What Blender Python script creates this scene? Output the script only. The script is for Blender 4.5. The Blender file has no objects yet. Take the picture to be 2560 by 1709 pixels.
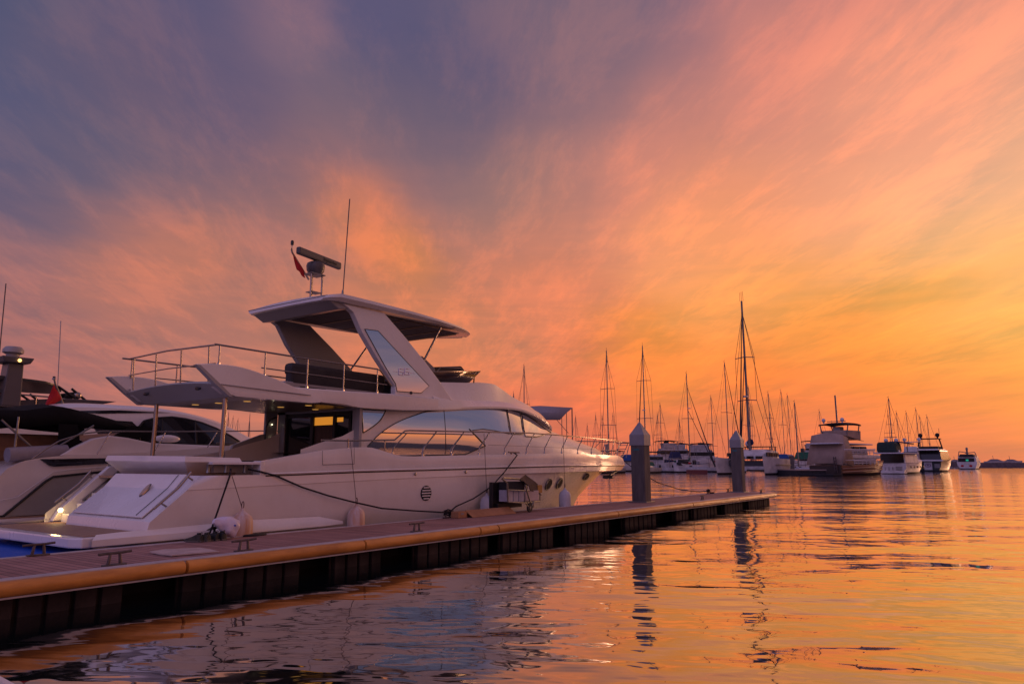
import bpy, bmesh, math, random
from mathutils import Vector, Matrix, Euler, noise
random.seed(7)
WL = 0.435          # height of the water surface in design units
S = 0.68            # design units -> metres
H = 2.6             # eye height in design units
F_PX, CX, CY, YH, VPX = 1780.0, 1280.0, 854.5, 1161.0, 2550.0
TH = math.atan((YH - CY) / F_PX)
AZ = math.atan((VPX - CX) / math.hypot(F_PX, YH - CY))
scn = bpy.context.scene
col = scn.collection

# ---------------------------------------------------------------- camera
cd = bpy.data.cameras.new('camera')
cam = bpy.data.objects.new('camera', cd)
col.objects.link(cam)
cd.sensor_width = 36.0
cd.lens = F_PX / 2560.0 * 36.0
cd.clip_end = 5000
cd.clip_start = 0.05
fwd = Vector((math.cos(TH) * math.cos(AZ), math.cos(TH) * math.sin(AZ), math.sin(TH)))
rgt = Vector((math.sin(AZ), -math.cos(AZ), 0))
upv = rgt.cross(fwd)
cam.matrix_world = Matrix(((rgt.x, upv.x, -fwd.x, 0), (rgt.y, upv.y, -fwd.y, 0), (rgt.z, upv.z, -fwd.z, H * S), (0, 0, 0, 1)))
scn.camera = cam
scn.view_settings.view_transform = 'Standard'
scn.view_settings.look = 'None'
scn.view_settings.gamma = 1
scn.view_settings.exposure = 0.0

# ---------------------------------------------------------------- sky: dusk, colours by compass direction and height
def lin(c):
    c = c / 255.0
    return c / 12.92 if c <= 0.04045 else ((c + 0.055) / 1.055) ** 2.4
SKY = [  # azimuth (0 = along the jetty), elevation, display colour, spread, weight
(72.4,28.3,78,84,116),(57.9,31.7,100,92,118),(44.9,31.8,84,82,116),(70.5,22.1,84,86,120),(57.4,25.3,112,94,114),(34.4,33.8,108,94,114),
(22.2,33.2,122,98,118),(9.7,30.7,178,116,120),(-0.6,27.6,206,132,122),(-0.1,22.7,238,156,130),(11.7,24.3,238,148,116),(27.6,26.0,158,116,116),
(46.2,23.7,122,102,112),(65.2,18.4,132,106,110),(29.4,17.8,196,128,110),(0.5,17.0,255,182,132),(10.8,17.6,248,162,122),(43.7,17.1,238,136,86),
(55.3,16.3,176,116,106),(65.8,11.1,178,114,106),(71.3,13.3,150,108,112),(56.3,8.4,200,124,96),(44.2,10.7,226,130,88),(32.8,9.3,250,140,76),
(20.1,9.9,255,156,80),(6.0,10.7,255,178,92),(18.8,5.5,255,130,62),(6.4,5.3,255,138,30),(-0.5,6.8,255,150,56),(9.2,2.9,232,116,88),
(28.1,3.2,212,112,90),(0.9,1.8,204,120,104),(47.1,3.1,206,114,96),(58.7,2.9,200,120,108),(69.8,6.8,182,108,96),(69.4,2.1,190,112,112)]
SKYX = [  # smaller patches: lit cloud and clear gaps
(47.6,17.8,250,138,74,850),(44.1,16.9,255,142,72,1190),(46.8,20.0,226,128,92,850),(72.1,28.2,70,80,112,260),(46.9,31.9,84,82,118,260),(40.7,29.8,88,82,116,300),(71.4,22.4,74,82,120,200),(42.0,27.8,98,88,112,300),(63.1,30.6,92,84,116,200),(53.6,32.4,150,110,122,700),(52.5,30.7,148,112,120,800),(69.3,27.2,122,98,114,400),(65.2,27.0,124,94,108,300),(39.4,34.0,124,100,116,400),(31.6,33.0,140,106,116,400),(57.6,27.8,104,88,114,300),(48.7,27.6,128,104,114,500),(43.0,26.0,134,106,112,400),(67.9,20.6,98,92,112,200),(60.0,14.6,216,128,94,700),(63.9,13.0,200,122,96,500),(19.7,18.5,250,156,104,300),(21.3,17.4,255,160,104,500),(12.8,30.2,216,134,118,300),(3.3,26.3,238,150,120,250),(22.7,22.4,226,138,114,200),(2.3,23.2,246,160,130,300),(36.1,20.4,156,118,112,250),(15.9,5.4,255,122,44,400),(7.7,5.7,255,128,24,400),(3.7,8.5,255,160,50,300),(23.3,7.5,255,150,52,400),(2.9,4.0,255,128,40,400),(10.4,4.3,246,116,66,400),(28.0,5.7,236,116,72,300),(34.5,12.8,222,128,98,200),(-0.9,19.4,255,186,140,150),(41.2,23.4,140,108,114,200),
(3,2.6,212,116,96,320),(10,2.2,214,112,92,320),(17,2.4,220,112,84,320),(24,2.2,218,110,84,320),(31,2.0,214,108,84,320),(38,2.0,212,110,88,320),(13,4.2,226,112,78,320),(22,3.9,232,112,70,320),(5,4.6,236,116,76,320),(16,6.6,255,132,34,420),(8,6.2,255,134,30,420),(24,7.2,255,142,52,420),(5,9,255,176,74,350),(-2,9,255,180,76,350),(12,8.6,255,160,52,350),(0,13,255,184,110,250),(0,5,255,136,34,350),(18,12,255,166,88,250),(2,1.1,198,112,100,500),(10,1.1,198,110,98,500),(18,1.1,202,108,94,500),(26,1.1,202,108,94,500),(34,1.1,202,106,92,300)]
SKYW = [  # the parts of the sky outside the view: azimuth, elevation, colour, sharpness
(-12,5,255,140,50,60),(-12,16,255,182,120,40),(-12,30,205,140,125,30),(-30,3.5,235,130,75,120),(-30,12,120,104,126,60),(-30,30,96,90,126,26),
(-38,2.5,170,110,95,200),(-38,5.5,235,134,84,200),(-38,8.5,130,114,134,200),(-38,13,86,92,130,100),(-38,24,72,80,124,26),
(-46,2.5,190,118,95,200),(-46,5.2,238,136,84,220),(-46,7.6,130,108,128,220),(-46,10.5,62,80,128,160),(-50,16,52,70,120,60),(-50,28,84,76,98,26),
(-54,4.5,225,130,90,160),(-54,8,110,100,126,160),
(-66,3,200,125,95,120),(-66,7,170,115,100,120),(-66,14,110,95,116,60),(-78,28,112,88,104,26),(-90,5,205,125,95,60),(-90,16,176,110,92,30),(-115,5,165,102,86,30),(-115,20,150,112,120,26),(-150,5,80,60,66,40),(-150,22,150,132,178,26),
(180,5,62,48,56,40),(180,22,165,148,205,26),(140,8,90,62,68,40),(140,30,125,112,155,26),(105,5,170,105,100,26),(105,18,135,100,112,26),(105,38,92,90,122,26),
(0,60,112,88,108,20),(90,60,82,82,118,20),(180,58,128,118,170,20),(-90,55,112,86,94,20),(30,48,110,95,118,26)]
world = bpy.data.worlds.new('World')
scn.world = world
world.use_nodes = True
nt = world.node_tree
nt.nodes.clear()
N, LK = nt.nodes, nt.links
def nd(t, **kw):
    n = N.new(t)
    for k, v in kw.items():
        if k.startswith('i_'):
            n.inputs[int(k[2:])].default_value = v
        else:
            setattr(n, k, v)
    return n
def lk(a, b, ai=0, bi=0):
    LK.new(a.outputs[ai], b.inputs[bi])
tc = nd('ShaderNodeTexCoord')
nrm = nd('ShaderNodeVectorMath', operation='NORMALIZE'); lk(tc, nrm, 0)          # Generated = direction
LK.new(tc.outputs['Generated'], nrm.inputs[0])
# cloud-plane coordinates: direction projected on a high sheet
sep = nd('ShaderNodeSeparateXYZ'); lk(nrm, sep)
zab = nd('ShaderNodeMath', operation='ABSOLUTE'); LK.new(sep.outputs[2], zab.inputs[0])
zz = nd('ShaderNodeMath', operation='ADD', i_1=0.10); lk(zab, zz)
pl = nd('ShaderNodeVectorMath', operation='DIVIDE'); lk(nrm, pl)
cmb = nd('ShaderNodeCombineXYZ', i_2=1.0); lk(zz, cmb, 0, 0); lk(zz, cmb, 0, 1); lk(cmb, pl, 0, 1)
wn = nd('ShaderNodeTexNoise'); wn.inputs['Scale'].default_value = 1.1; wn.inputs['Detail'].default_value = 5; wn.inputs['Roughness'].default_value = 0.6
lk(pl, wn)
wsub = nd('ShaderNodeVectorMath', operation='SUBTRACT'); wsub.inputs[1].default_value = (.5, .5, .5); LK.new(wn.outputs['Color'], wsub.inputs[0])
wsc = nd('ShaderNodeVectorMath', operation='MULTIPLY'); wsc.inputs[1].default_value = (.17, .17, .10); lk(wsub, wsc)
# warp less near the horizon
zr = nd('ShaderNodeMapRange'); zr.inputs[1].default_value = 0.0; zr.inputs[2].default_value = 0.25; zr.inputs[3].default_value = 0.25; zr.inputs[4].default_value = 1.0
lk(zab, zr)
wsc2 = nd('ShaderNodeVectorMath', operation='SCALE'); lk(wsc, wsc2); LK.new(zr.outputs[0], wsc2.inputs['Scale'])
dirw = nd('ShaderNodeVectorMath', operation='ADD'); lk(nrm, dirw); lk(wsc2, dirw, 0, 1)
dirn = nd('ShaderNodeVectorMath', operation='NORMALIZE'); lk(dirw, dirn)
accc = accw = None
nblob = 0
def blob(az, el, r, g, b, k, w, gn=1.0):
    global accc, accw, dirn, nblob
    nblob += 1
    if nblob % 24 == 0:      # a tiny dependency that keeps the shader's working set small
        z_ = nd('ShaderNodeVectorMath', operation='MULTIPLY_ADD'); lk(accc, z_); z_.inputs[1].default_value = (1e-9, 1e-9, 1e-9); lk(dirn, z_, 0, 2); dirn = z_
    a, e = math.radians(az), math.radians(el)
    d = nd('ShaderNodeVectorMath', operation='DOT_PRODUCT'); lk(dirn, d)
    d.inputs[1].default_value = (math.cos(e) * math.cos(a), math.cos(e) * math.sin(a), math.sin(e))
    m = nd('ShaderNodeMath', operation='MULTIPLY_ADD', i_1=k, i_2=-k + math.log(w)); LK.new(d.outputs['Value'], m.inputs[0])
    ex = nd('ShaderNodeMath', operation='EXPONENT'); lk(m, ex)
    ma = nd('ShaderNodeVectorMath', operation='MULTIPLY_ADD'); lk(ex, ma)
    ma.inputs[1].default_value = (lin(r) * gn, lin(g) * gn, lin(b) * gn)
    mw = nd('ShaderNodeMath', operation='ADD', i_1=0.0); lk(ex, mw)
    if accc is None:
        ma.inputs[2].default_value = (0, 0, 0)
    else:
        lk(accc, ma, 0, 2); lk(accw, mw, 0, 1)
    accc, accw = ma, mw
for q in SKY: blob(*q, 95.0 if q[1] > 8 else 190.0, 1.0)
for q in SKYX: blob(*q[:5], float(q[5]) * 1.3, 3.0)
for q in SKYW: blob(*q[:5], float(q[5]), 0.10 * (q[5] / 26.0) ** (1.2 if q[5] > 150 else .5), 1.0 if (-31 < q[0] < 100 and q[1] < 40) else (1.5 if q[1] > 40 else 2.0))
dv = nd('ShaderNodeVectorMath', operation='DIVIDE'); lk(accc, dv)
cw = nd('ShaderNodeCombineXYZ'); lk(accw, cw, 0, 0); lk(accw, cw, 0, 1); lk(accw, cw, 0, 2); lk(cw, dv, 0, 1)
# the clearer band of sky behind the photographer's left shoulder: orange low, blue above
sdt = nd('ShaderNodeVectorMath', operation='DOT_PRODUCT'); lk(nrm, sdt); sdt.inputs[1].default_value = (math.cos(math.radians(-48)), math.sin(math.radians(-48)), 0)
sma = nd('ShaderNodeMapRange', interpolation_type='SMOOTHSTEP'); LK.new(sdt.outputs['Value'], sma.inputs[0]); sma.inputs[1].default_value = .80; sma.inputs[2].default_value = .955
wz = nd('ShaderNodeSeparateXYZ'); lk(dirw, wz)
srp = nd('ShaderNodeValToRGB'); LK.new(wz.outputs[2], srp.inputs[0])
for i_, (p_, c_) in enumerate(((0, (150, 96, 86)), (.045, (196, 120, 92)), (.075, (244, 142, 84)), (.10, (190, 124, 112)), (.125, (146, 118, 124)), (.18, (100, 96, 120)), (.45, (82, 80, 106)), (.9, (92, 84, 108)))):
    e_ = srp.color_ramp.elements[i_] if i_ < 2 else srp.color_ramp.elements.new(p_)
    e_.position = p_; e_.color = (lin(c_[0]), lin(c_[1]), lin(c_[2]), 1)
smx = nd('ShaderNodeMix', data_type='RGBA'); lk(sma, smx, 0, 0); LK.new(dv.outputs[0], smx.inputs[6]); LK.new(srp.outputs[0], smx.inputs[7])
# streaky high cloud: long wisps fanning up from the sunset
def streak(rot, sc, scale, detail, dist, rough=0.6):
    m0 = nd('ShaderNodeMapping'); lk(pl, m0); m0.inputs['Rotation'].default_value = (0, 0, math.radians(rot))
    mp = nd('ShaderNodeMapping'); lk(m0, mp); mp.inputs['Scale'].default_value = sc
    t = nd('ShaderNodeTexNoise'); lk(mp, t)
    t.inputs['Scale'].default_value = scale; t.inputs['Detail'].default_value = detail; t.inputs['Roughness'].default_value = rough
    t.inputs['Distortion'].default_value = dist
    return t
s1 = streak(-30, (0.55, 1.5, 1), 1.1, 8, 0.35, 0.60)
s2 = streak(-44, (0.42, 1.5, 1), 3.3, 11, 0.22, 0.70)
def mr(n, a, b, c, d, clamp=True):
    m = nd('ShaderNodeMapRange', interpolation_type='SMOOTHSTEP'); lk(n, m)
    for i, v in enumerate((a, b, c, d)): m.inputs[1 + i].default_value = v
    return m
a1 = mr(s1, .36, .68, 0, 1); a2 = mr(s2, .44, .66, 0, 1)
mx = nd('ShaderNodeMath', operation='MULTIPLY_ADD', i_1=0.45); lk(a1, mx); 
a2h = nd('ShaderNodeMath', operation='MULTIPLY', i_1=0.55); lk(a2, a2h); lk(a2h, mx, 0, 2)
# low flat bars of cloud near the horizon
bmap = nd('ShaderNodeMapping'); lk(nrm, bmap); bmap.inputs['Scale'].default_value = (2.6, 2.6, 21)
bno = nd('ShaderNodeTexNoise'); lk(bmap, bno); bno.inputs['Scale'].default_value = 1.5; bno.inputs['Detail'].default_value = 6; bno.inputs['Roughness'].default_value = .6; bno.inputs['Distortion'].default_value = .5
bar_a = mr(bno, .34, .66, -0.22, 0.22)
bfade = mr(zab, 0.12, 0.40, 1.0, 0.15)
barm = nd('ShaderNodeMath', operation='MULTIPLY'); lk(bar_a, barm); lk(bfade, barm, 0, 1)
fade = mr(zab, 0.0, 0.16, 0.25, 1.0)
gain = nd('ShaderNodeMath', operation='SUBTRACT', i_1=0.45); lk(mx, gain)
g2 = nd('ShaderNodeMath', operation='MULTIPLY_ADD'); lk(gain, g2); lk(fade, g2, 0, 1); lk(barm, g2, 0, 2)
# multiply: cloud wisps warmer and brighter, gaps cooler and darker
tint = nd('ShaderNodeVectorMath', operation='SCALE'); tint.inputs[0].default_value = (0.52, 0.25, 0.03); lk(g2, tint, 0, 3)
one = nd('ShaderNodeVectorMath', operation='ADD'); one.inputs[1].default_value = (1, 1, 1); lk(tint, one)
fin = nd('ShaderNodeVectorMath', operation='MULTIPLY'); LK.new(smx.outputs[2], fin.inputs[0]); lk(one, fin, 0, 1)
bg = nd('ShaderNodeBackground'); lk(fin, bg); bg.inputs[1].default_value = 1.0
# physical sky for the same low sun, a small share of the light
SUN_AZ, SUN_EL = -7.0, 4.0
nis = nd('ShaderNodeTexSky', sky_type='NISHITA'); nis.sun_disc = False
nis.sun_elevation = math.radians(SUN_EL); nis.sun_rotation = math.radians(90 - SUN_AZ); nis.dust_density = 3.0
bg2 = nd('ShaderNodeBackground'); lk(nis, bg2); bg2.inputs[1].default_value = 0.004
adds = nd('ShaderNodeAddShader'); lk(bg, adds); lk(bg2, adds, 0, 1)
wo = nd('ShaderNodeOutputWorld'); lk(adds, wo)
world.cycles.sampling_method = 'MANUAL'; world.cycles.sample_map_resolution = 512

sd = bpy.data.lights.new('sun', 'SUN')
sun = bpy.data.objects.new('sun', sd); col.objects.link(sun)
sd.energy = 0.55; sd.angle = math.radians(12); sd.color = (1.0, 0.47, 0.25)
sv = Vector((math.cos(math.radians(SUN_EL + 4)) * math.cos(math.radians(SUN_AZ)), math.cos(math.radians(SUN_EL + 4)) * math.sin(math.radians(SUN_AZ)), math.sin(math.radians(SUN_EL + 4))))
sun.rotation_euler = sv.to_track_quat('Z', 'Y').to_euler()

# ---------------------------------------------------------------- helpers (all shapes are given in design units)
ORG = {}
def ray(px, py): return rgt * (px - CX) - upv * (py - CY) + fwd * F_PX
def at_z(px, py, z=0.0):
    d = ray(px, py); t = (z - H) / d.z
    return Vector((0, 0, H)) + d * t
def at_y(px, py, y):
    d = ray(px, py); return Vector((0, 0, H)) + d * (y / d.y)
def tag(o, label=None, cat=None, group=None, kind=None):
    if label: o['label'] = label
    if cat: o['category'] = cat
    if group: o['group'] = group
    if kind: o['kind'] = kind
    return o
def thing(name, label, cat, loc=(0, 0, 0), rz=0.0, group=None, local=False):
    o = bpy.data.objects.new(name, None); col.objects.link(o)
    o.empty_display_size = 0.2
    o.location = Vector(loc) * S; o.rotation_euler = (0, 0, rz)
    ORG[o.name] = Vector((0, 0, 0)) if local else Vector(loc)
    return tag(o, label, cat, group)
class MB:
    def __init__(self): self.v = []; self.f = []
    def add(self, vs, fs):
        b = len(self.v); self.v += [Vector(p) for p in vs]; self.f += [[b + i for i in f] for f in fs]; return self
    def box(self, c, s, rz=0, ry=0, rx=0, top=None):
        tx, ty = top or (1, 1)
        h = [Vector((sx * s[0] / 2 * (tx if sz > 0 else 1), sy * s[1] / 2 * (ty if sz > 0 else 1), sz * s[2] / 2)) for sx, sy, sz in
             ((-1, -1, -1), (1, -1, -1), (1, 1, -1), (-1, 1, -1), (-1, -1, 1), (1, -1, 1), (1, 1, 1), (-1, 1, 1))]
        m = Euler((rx, ry, rz)).to_matrix()
        return self.add([m @ p + Vector(c) for p in h], [(3, 2, 1, 0), (4, 5, 6, 7), (0, 1, 5, 4), (1, 2, 6, 5), (2, 3, 7, 6), (3, 0, 4, 7)])
    def tube(self, pts, r, n=8, r2=None, cap=True):
        pts = [Vector(p) for p in pts]; m = len(pts); rings = []
        up = Vector((0, 0, 1))
        for i, p in enumerate(pts):
            t = (pts[min(i + 1, m - 1)] - pts[max(i - 1, 0)]).normalized()
            a = t.cross(up)
            if a.length < 0.05: a = t.cross(Vector((0, 1, 0)))
            a.normalize(); b = t.cross(a)
            rr = r if r2 is None else r + (r2 - r) * i / max(1, m - 1)
            rings.append([p + a * rr * math.cos(2 * math.pi * k / n) + b * rr * math.sin(2 * math.pi * k / n) for k in range(n)])
        self.grid(rings, True)
        if cap:
            b0 = len(self.v) - m * n
            self.f.append([b0 + k for k in range(n)][::-1]); self.f.append([b0 + (m - 1) * n + k for k in range(n)])
        return self
    def grid(self, rows, closed=False):
        n = len(rows[0]); b = len(self.v)
        for r in rows: self.v += [Vector(p) for p in r]
        for i in range(len(rows) - 1):
            for j in range(n if closed else n - 1):
                k = (j + 1) % n
                self.f.append([b + i * n + j, b + i * n + k, b + (i + 1) * n + k, b + (i + 1) * n + j])
        return self
    def prism(self, poly, a, b, ax='y'):
        def P(u, v, w): return {'y': (u, w, v), 'x': (w, u, v), 'z': (u, v, w)}[ax]
        n = len(poly)
        vs = [P(u, v, a) for u, v in poly] + [P(u, v, b) for u, v in poly]
        return self.add(vs, [list(range(n))[::-1], list(range(n, 2 * n))] + [(i, (i + 1) % n, n + (i + 1) % n, n + i) for i in range(n)])
    def lathe(self, prof, c, n=20, ax='z'):
        c = Vector(c); rings = []
        for r, h in prof:
            ring = []
            for k in range(n):
                u, v = r * math.cos(2 * math.pi * k / n), r * math.sin(2 * math.pi * k / n)
                ring.append(c + Vector({'z': (u, v, h), 'y': (u, h, v), 'x': (h, u, v)}[ax]))
            rings.append(ring)
        return self.grid(rings, True)
    def sphere(self, c, r, s=(1, 1, 1), n=16, m=10, z0=-1.0, z1=1.0):
        pr = []
        for i in range(m + 1):
            a = math.asin(z0) + (math.asin(z1) - math.asin(z0)) * i / m
            pr.append((max(1e-4, math.cos(a)), math.sin(a)))
        b = len(self.v); self.lathe([(r * a, r * z) for a, z in pr], (0, 0, 0), n)
        for i in range(b, len(self.v)):
            p = self.v[i]; self.v[i] = Vector((p.x * s[0] + c[0], p.y * s[1] + c[1], p.z * s[2] + c[2]))
        return self
    def mirror(self, yc):
        n = len(self.v)
        self.v += [Vector((p.x, 2 * yc - p.y, p.z)) for p in self.v]
        self.f += [[n + i for i in f][::-1] for f in list(self.f)]
        return self
    def xform(self, m, start=0):
        for i in range(start, len(self.v)): self.v[i] = m @ self.v[i]
        return self
    def build(self, name, mat, parent=None, smooth=0, bevel=0, solid=0, merge=True):
        root = parent
        while root is not None and root.parent is not None: root = root.parent
        if root is not None: og = ORG[root.name]; 
        else:
            xs = [p.x for p in self.v]; ys = [p.y for p in self.v]; zs = [p.z for p in self.v]
            og = Vector(((min(xs) + max(xs)) / 2, (min(ys) + max(ys)) / 2, min(zs)))
        me = bpy.data.meshes.new(name)
        me.from_pydata([tuple((p - og) * S) for p in self.v], [], self.f)
        bm = bmesh.new(); bm.from_mesh(me)
        if merge: bmesh.ops.remove_doubles(bm, verts=bm.verts, dist=0.0008)
        bmesh.ops.recalc_face_normals(bm, faces=bm.faces)
        bm.to_mesh(me); bm.free()
        if smooth:
            me.shade_smooth(); me.set_sharp_from_angle(angle=math.radians(smooth))
        me.materials.append(mat)
        o = bpy.data.objects.new(name, me); col.objects.link(o)
        if parent is not None: o.parent = parent
        else: o.location = og * S
        if solid:
            m = o.modifiers.new('solid', 'SOLIDIFY'); m.thickness = solid * S; m.offset = 0
        if bevel:
            m = o.modifiers.new('bevel', 'BEVEL'); m.width = bevel * S; m.segments = 2; m.limit_method = 'ANGLE'; m.angle_limit = math.radians(40)
            m.harden_normals = False
        return o
def text_mb(s, size, thick=0.004, bold=0.0):
    cu = bpy.data.curves.new('t', 'FONT'); cu.body = s; cu.size = size; cu.extrude = thick; cu.offset = bold
    cu.align_x = 'CENTER'; cu.align_y = 'CENTER'
    o = bpy.data.objects.new('t', cu); col.objects.link(o)
    me = bpy.data.meshes.new_from_object(o)
    mb = MB(); mb.add([v.co.copy() for v in me.vertices], [list(p.vertices) for p in me.polygons])
    bpy.data.objects.remove(o); bpy.data.curves.remove(cu)
    return mb
def copy_tree(o, parent=None):
    c = o.copy(); col.objects.link(c)
    if parent is not None: c.parent = parent
    for ch in list(o.children): copy_tree(ch, c)
    return c

# ---------------------------------------------------------------- materials
MATS = {}
def mat(name, c, rough=0.5, metal=0.0, var=0.0, vscale=3.0, bump=0.0, bscale=20.0, spec=0.5, coat=0.0, ior=1.45, stretch=None, dirt=None, emit=None, es=1.0, alpha=1.0):
    if name in MATS: return MATS[name]
    m = bpy.data.materials.new(name); m.use_nodes = True
    t = m.node_tree; b = t.nodes['Principled BSDF']
    b.inputs['Base Color'].default_value = (*c, 1); b.inputs['Roughness'].default_value = rough; b.inputs['Metallic'].default_value = metal
    b.inputs['Specular IOR Level'].default_value = spec; b.inputs['Coat Weight'].default_value = coat; b.inputs['Coat Roughness'].default_value = 0.05
    b.inputs['IOR'].default_value = ior; b.inputs['Alpha'].default_value = alpha
    if emit:
        b.inputs['Emission Color'].default_value = (*emit, 1); b.inputs['Emission Strength'].default_value = es
    tc = t.nodes.new('ShaderNodeTexCoord'); mp = t.nodes.new('ShaderNodeMapping')
    t.links.new(tc.outputs['Object'], mp.inputs[0])
    if stretch: mp.inputs['Scale'].default_value = stretch
    if var:
        n = t.nodes.new('ShaderNodeTexNoise'); n.inputs['Scale'].default_value = vscale; n.inputs['Detail'].default_value = 6; n.inputs['Roughness'].default_value = 0.65
        t.links.new(mp.outputs[0], n.inputs[0])
        r = t.nodes.new('ShaderNodeValToRGB')
        r.color_ramp.elements[0].position = 0.33; r.color_ramp.elements[1].position = 0.68
        d = dirt or tuple(x * (1 - var) for x in c)
        r.color_ramp.elements[0].color = (*d, 1); r.color_ramp.elements[1].color = (*(min(1, x * (1 + var * 0.3)) for x in c), 1)
        t.links.new(n.outputs[0], r.inputs[0]); t.links.new(r.outputs[0], b.inputs['Base Color'])
        rr = t.nodes.new('ShaderNodeMapRange'); rr.inputs[3].default_value = min(1, rough * 1.35); rr.inputs[4].default_value = rough * 0.8
        t.links.new(n.outputs[0], rr.inputs[0]); t.links.new(rr.outputs[0], b.inputs['Roughness'])
    if bump:
        n2 = t.nodes.new('ShaderNodeTexNoise'); n2.inputs['Scale'].default_value = bscale; n2.inputs['Detail'].default_value = 4
        t.links.new(mp.outputs[0], n2.inputs[0])
        bp = t.nodes.new('ShaderNodeBump'); bp.inputs['Strength'].default_value = 1; bp.inputs['Distance'].default_value = bump
        t.links.new(n2.outputs[0], bp.inputs['Height']); t.links.new(bp.outputs[0], b.inputs['Normal'])
    MATS[name] = m
    return m
gel = mat('white_gelcoat', (.74, .71, .68), .26, var=.07, vscale=.9, coat=.45, dirt=(.66, .61, .56), bump=.0012, bscale=1.4)
gel2 = mat('grey_shaded_gelcoat', (.33, .31, .30), .3, var=.06, vscale=1)  # grey parts, and white ones whose shade is put into the colour
glassm = mat('mirror_glass', (.74, .76, .84), .03, metal=.92, spec=1)
dglass = mat('dark_glass', (.012, .013, .016), .04, spec=.6, ior=1.5)
black = mat('black_plastic', (.012, .012, .013), .35, var=.3, vscale=5)
rubber = mat('black_rubber', (.01, .01, .01), .6, var=.3, vscale=8)
steel = mat('polished_steel', (.32, .28, .25), .16, metal=1, var=.1, vscale=6)
dsteel = mat('dull_steel', (.25, .24, .23), .4, metal=.9, var=.3, vscale=9)
teak = mat('teak', (.36, .21, .125), .6, var=.3, vscale=6, stretch=(.4, 6, 1), bump=.002, bscale=30)
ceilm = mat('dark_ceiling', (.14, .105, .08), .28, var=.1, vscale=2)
redm = mat('red_cloth', (.42, .01, .015), .8, var=.25, vscale=8)
ropem = mat('black_rope', (.012, .01, .012), .9, bump=.004, bscale=60)
thinrope = mat('thin_cord', (.10, .06, .06), .9, var=.3, vscale=30)
warm = mat('warm_lamp', (.8, .5, .2), .5, emit=(1.0, .48, .10), es=.5)
sdark = mat('dark_cushion', (.035, .03, .03), .75, var=.2, vscale=4, bump=.004, bscale=14)
canvas_grey = mat('grey_canvas', (.26, .24, .26), .85, var=.15, vscale=3)
# ---------------------------------------------------------------- water
def water_material():
    m = bpy.data.materials.new('harbour_water'); m.use_nodes = True
    t = m.node_tree; b = t.nodes['Principled BSDF']
    b.inputs['Base Color'].default_value = (.006, .010, .010, 1); b.inputs['Roughness'].default_value = .035
    b.inputs['IOR'].default_value = 2.0; b.inputs['Specular IOR Level'].default_value = .5
    tc = t.nodes.new('ShaderNodeTexCoord'); prev = None
    def layer(scale, dist, stretch, rot, detail, prev, distort=0.0, rough=.5):
        m0 = t.nodes.new('ShaderNodeMapping'); m0.inputs['Rotation'].default_value = (0, 0, math.radians(rot)); t.links.new(tc.outputs['Object'], m0.inputs[0])
        mp = t.nodes.new('ShaderNodeMapping'); mp.inputs['Scale'].default_value = stretch; t.links.new(m0.outputs[0], mp.inputs[0])
        n = t.nodes.new('ShaderNodeTexNoise'); n.inputs['Scale'].default_value = scale; n.inputs['Detail'].default_value = detail
        n.inputs['Roughness'].default_value = rough; n.inputs['Distortion'].default_value = distort
        t.links.new(mp.outputs[0], n.inputs[0])
        bp = t.nodes.new('ShaderNodeBump'); bp.inputs['Distance'].default_value = dist
        t.links.new(n.outputs[0], bp.inputs['Height'])
        if prev: t.links.new(prev.outputs[0], bp.inputs['Normal']); t.links.new(mk.outputs[0], bp.inputs['Strength'])
        return bp
    # sheltered, nearly flat water beside the jetty
    spw = t.nodes.new('ShaderNodeSeparateXYZ'); t.links.new(tc.outputs['Object'], spw.inputs[0])
    ya = t.nodes.new('ShaderNodeMapRange'); t.links.new(spw.outputs[1], ya.inputs[0])
    for i, v in enumerate((4.5 * S, 10.5 * S, 1.0, .16)): ya.inputs[1 + i].default_value = v
    xa = t.nodes.new('ShaderNodeMapRange'); t.links.new(spw.outputs[0], xa.inputs[0])
    for i, v in enumerate((18 * S, 42 * S, 0.0, 1.0)): xa.inputs[1 + i].default_value = v
    mk = t.nodes.new('ShaderNodeMath'); mk.operation = 'MAXIMUM'; t.links.new(ya.outputs[0], mk.inputs[0]); t.links.new(xa.outputs[0], mk.inputs[1])
    prev = layer(.22, .10, (1, 1.3, 1), 20, 1, prev)
    prev = layer(.85, .040, (1.2, 1, 1), -60, 1.5, prev, .5)
    prev = layer(.32, .075, (1, .22, 1), -38, 1, prev, .2)
    prev = layer(1.5, .026, (1, .26, 1), -35, 2, prev, .3)        # long low ripples
    prev = layer(3.1, .013, (1, .45, 1), -25, 2, prev, .3)
    t.links.new(prev.outputs[0], b.inputs['Normal']); t.links.new(prev.outputs[0], b.inputs['Coat Normal'])
    b.inputs['Coat Weight'].default_value = 1.0; b.inputs['Coat IOR'].default_value = 1.6; b.inputs['Coat Roughness'].default_value = .03
    return m
R_ = 2600.0
wv = MB(); wv.add([(-R_, -R_, WL), (R_, -R_, WL), (R_, R_, WL), (-R_, R_, WL)], [(0, 1, 2, 3)])
w = wv.build('water', water_material()); w['kind'] = 'structure'
# low wooded shore behind the photographer: seen only in the yacht's windows
hv = MB(); rows = [[], [], []]
for i in range(81):
    a = math.radians(-150 + 135 * i / 80); r = 620
    h = 16 + 14 * noise.noise(Vector((i * .13, 3.1, 0))) + 9 * noise.noise(Vector((i * .4, 1.1, 0)))
    for k, (rr, hh) in enumerate(((r, -2), (r + 60, h), (r + 260, -3))): rows[k].append((rr * math.cos(a), rr * math.sin(a), hh))
hv.grid(rows)
hv.build('hills', mat('hill_green', (.03, .035, .03), .95, var=.3, vscale=.05), smooth=60)['kind'] = 'structure'

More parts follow.
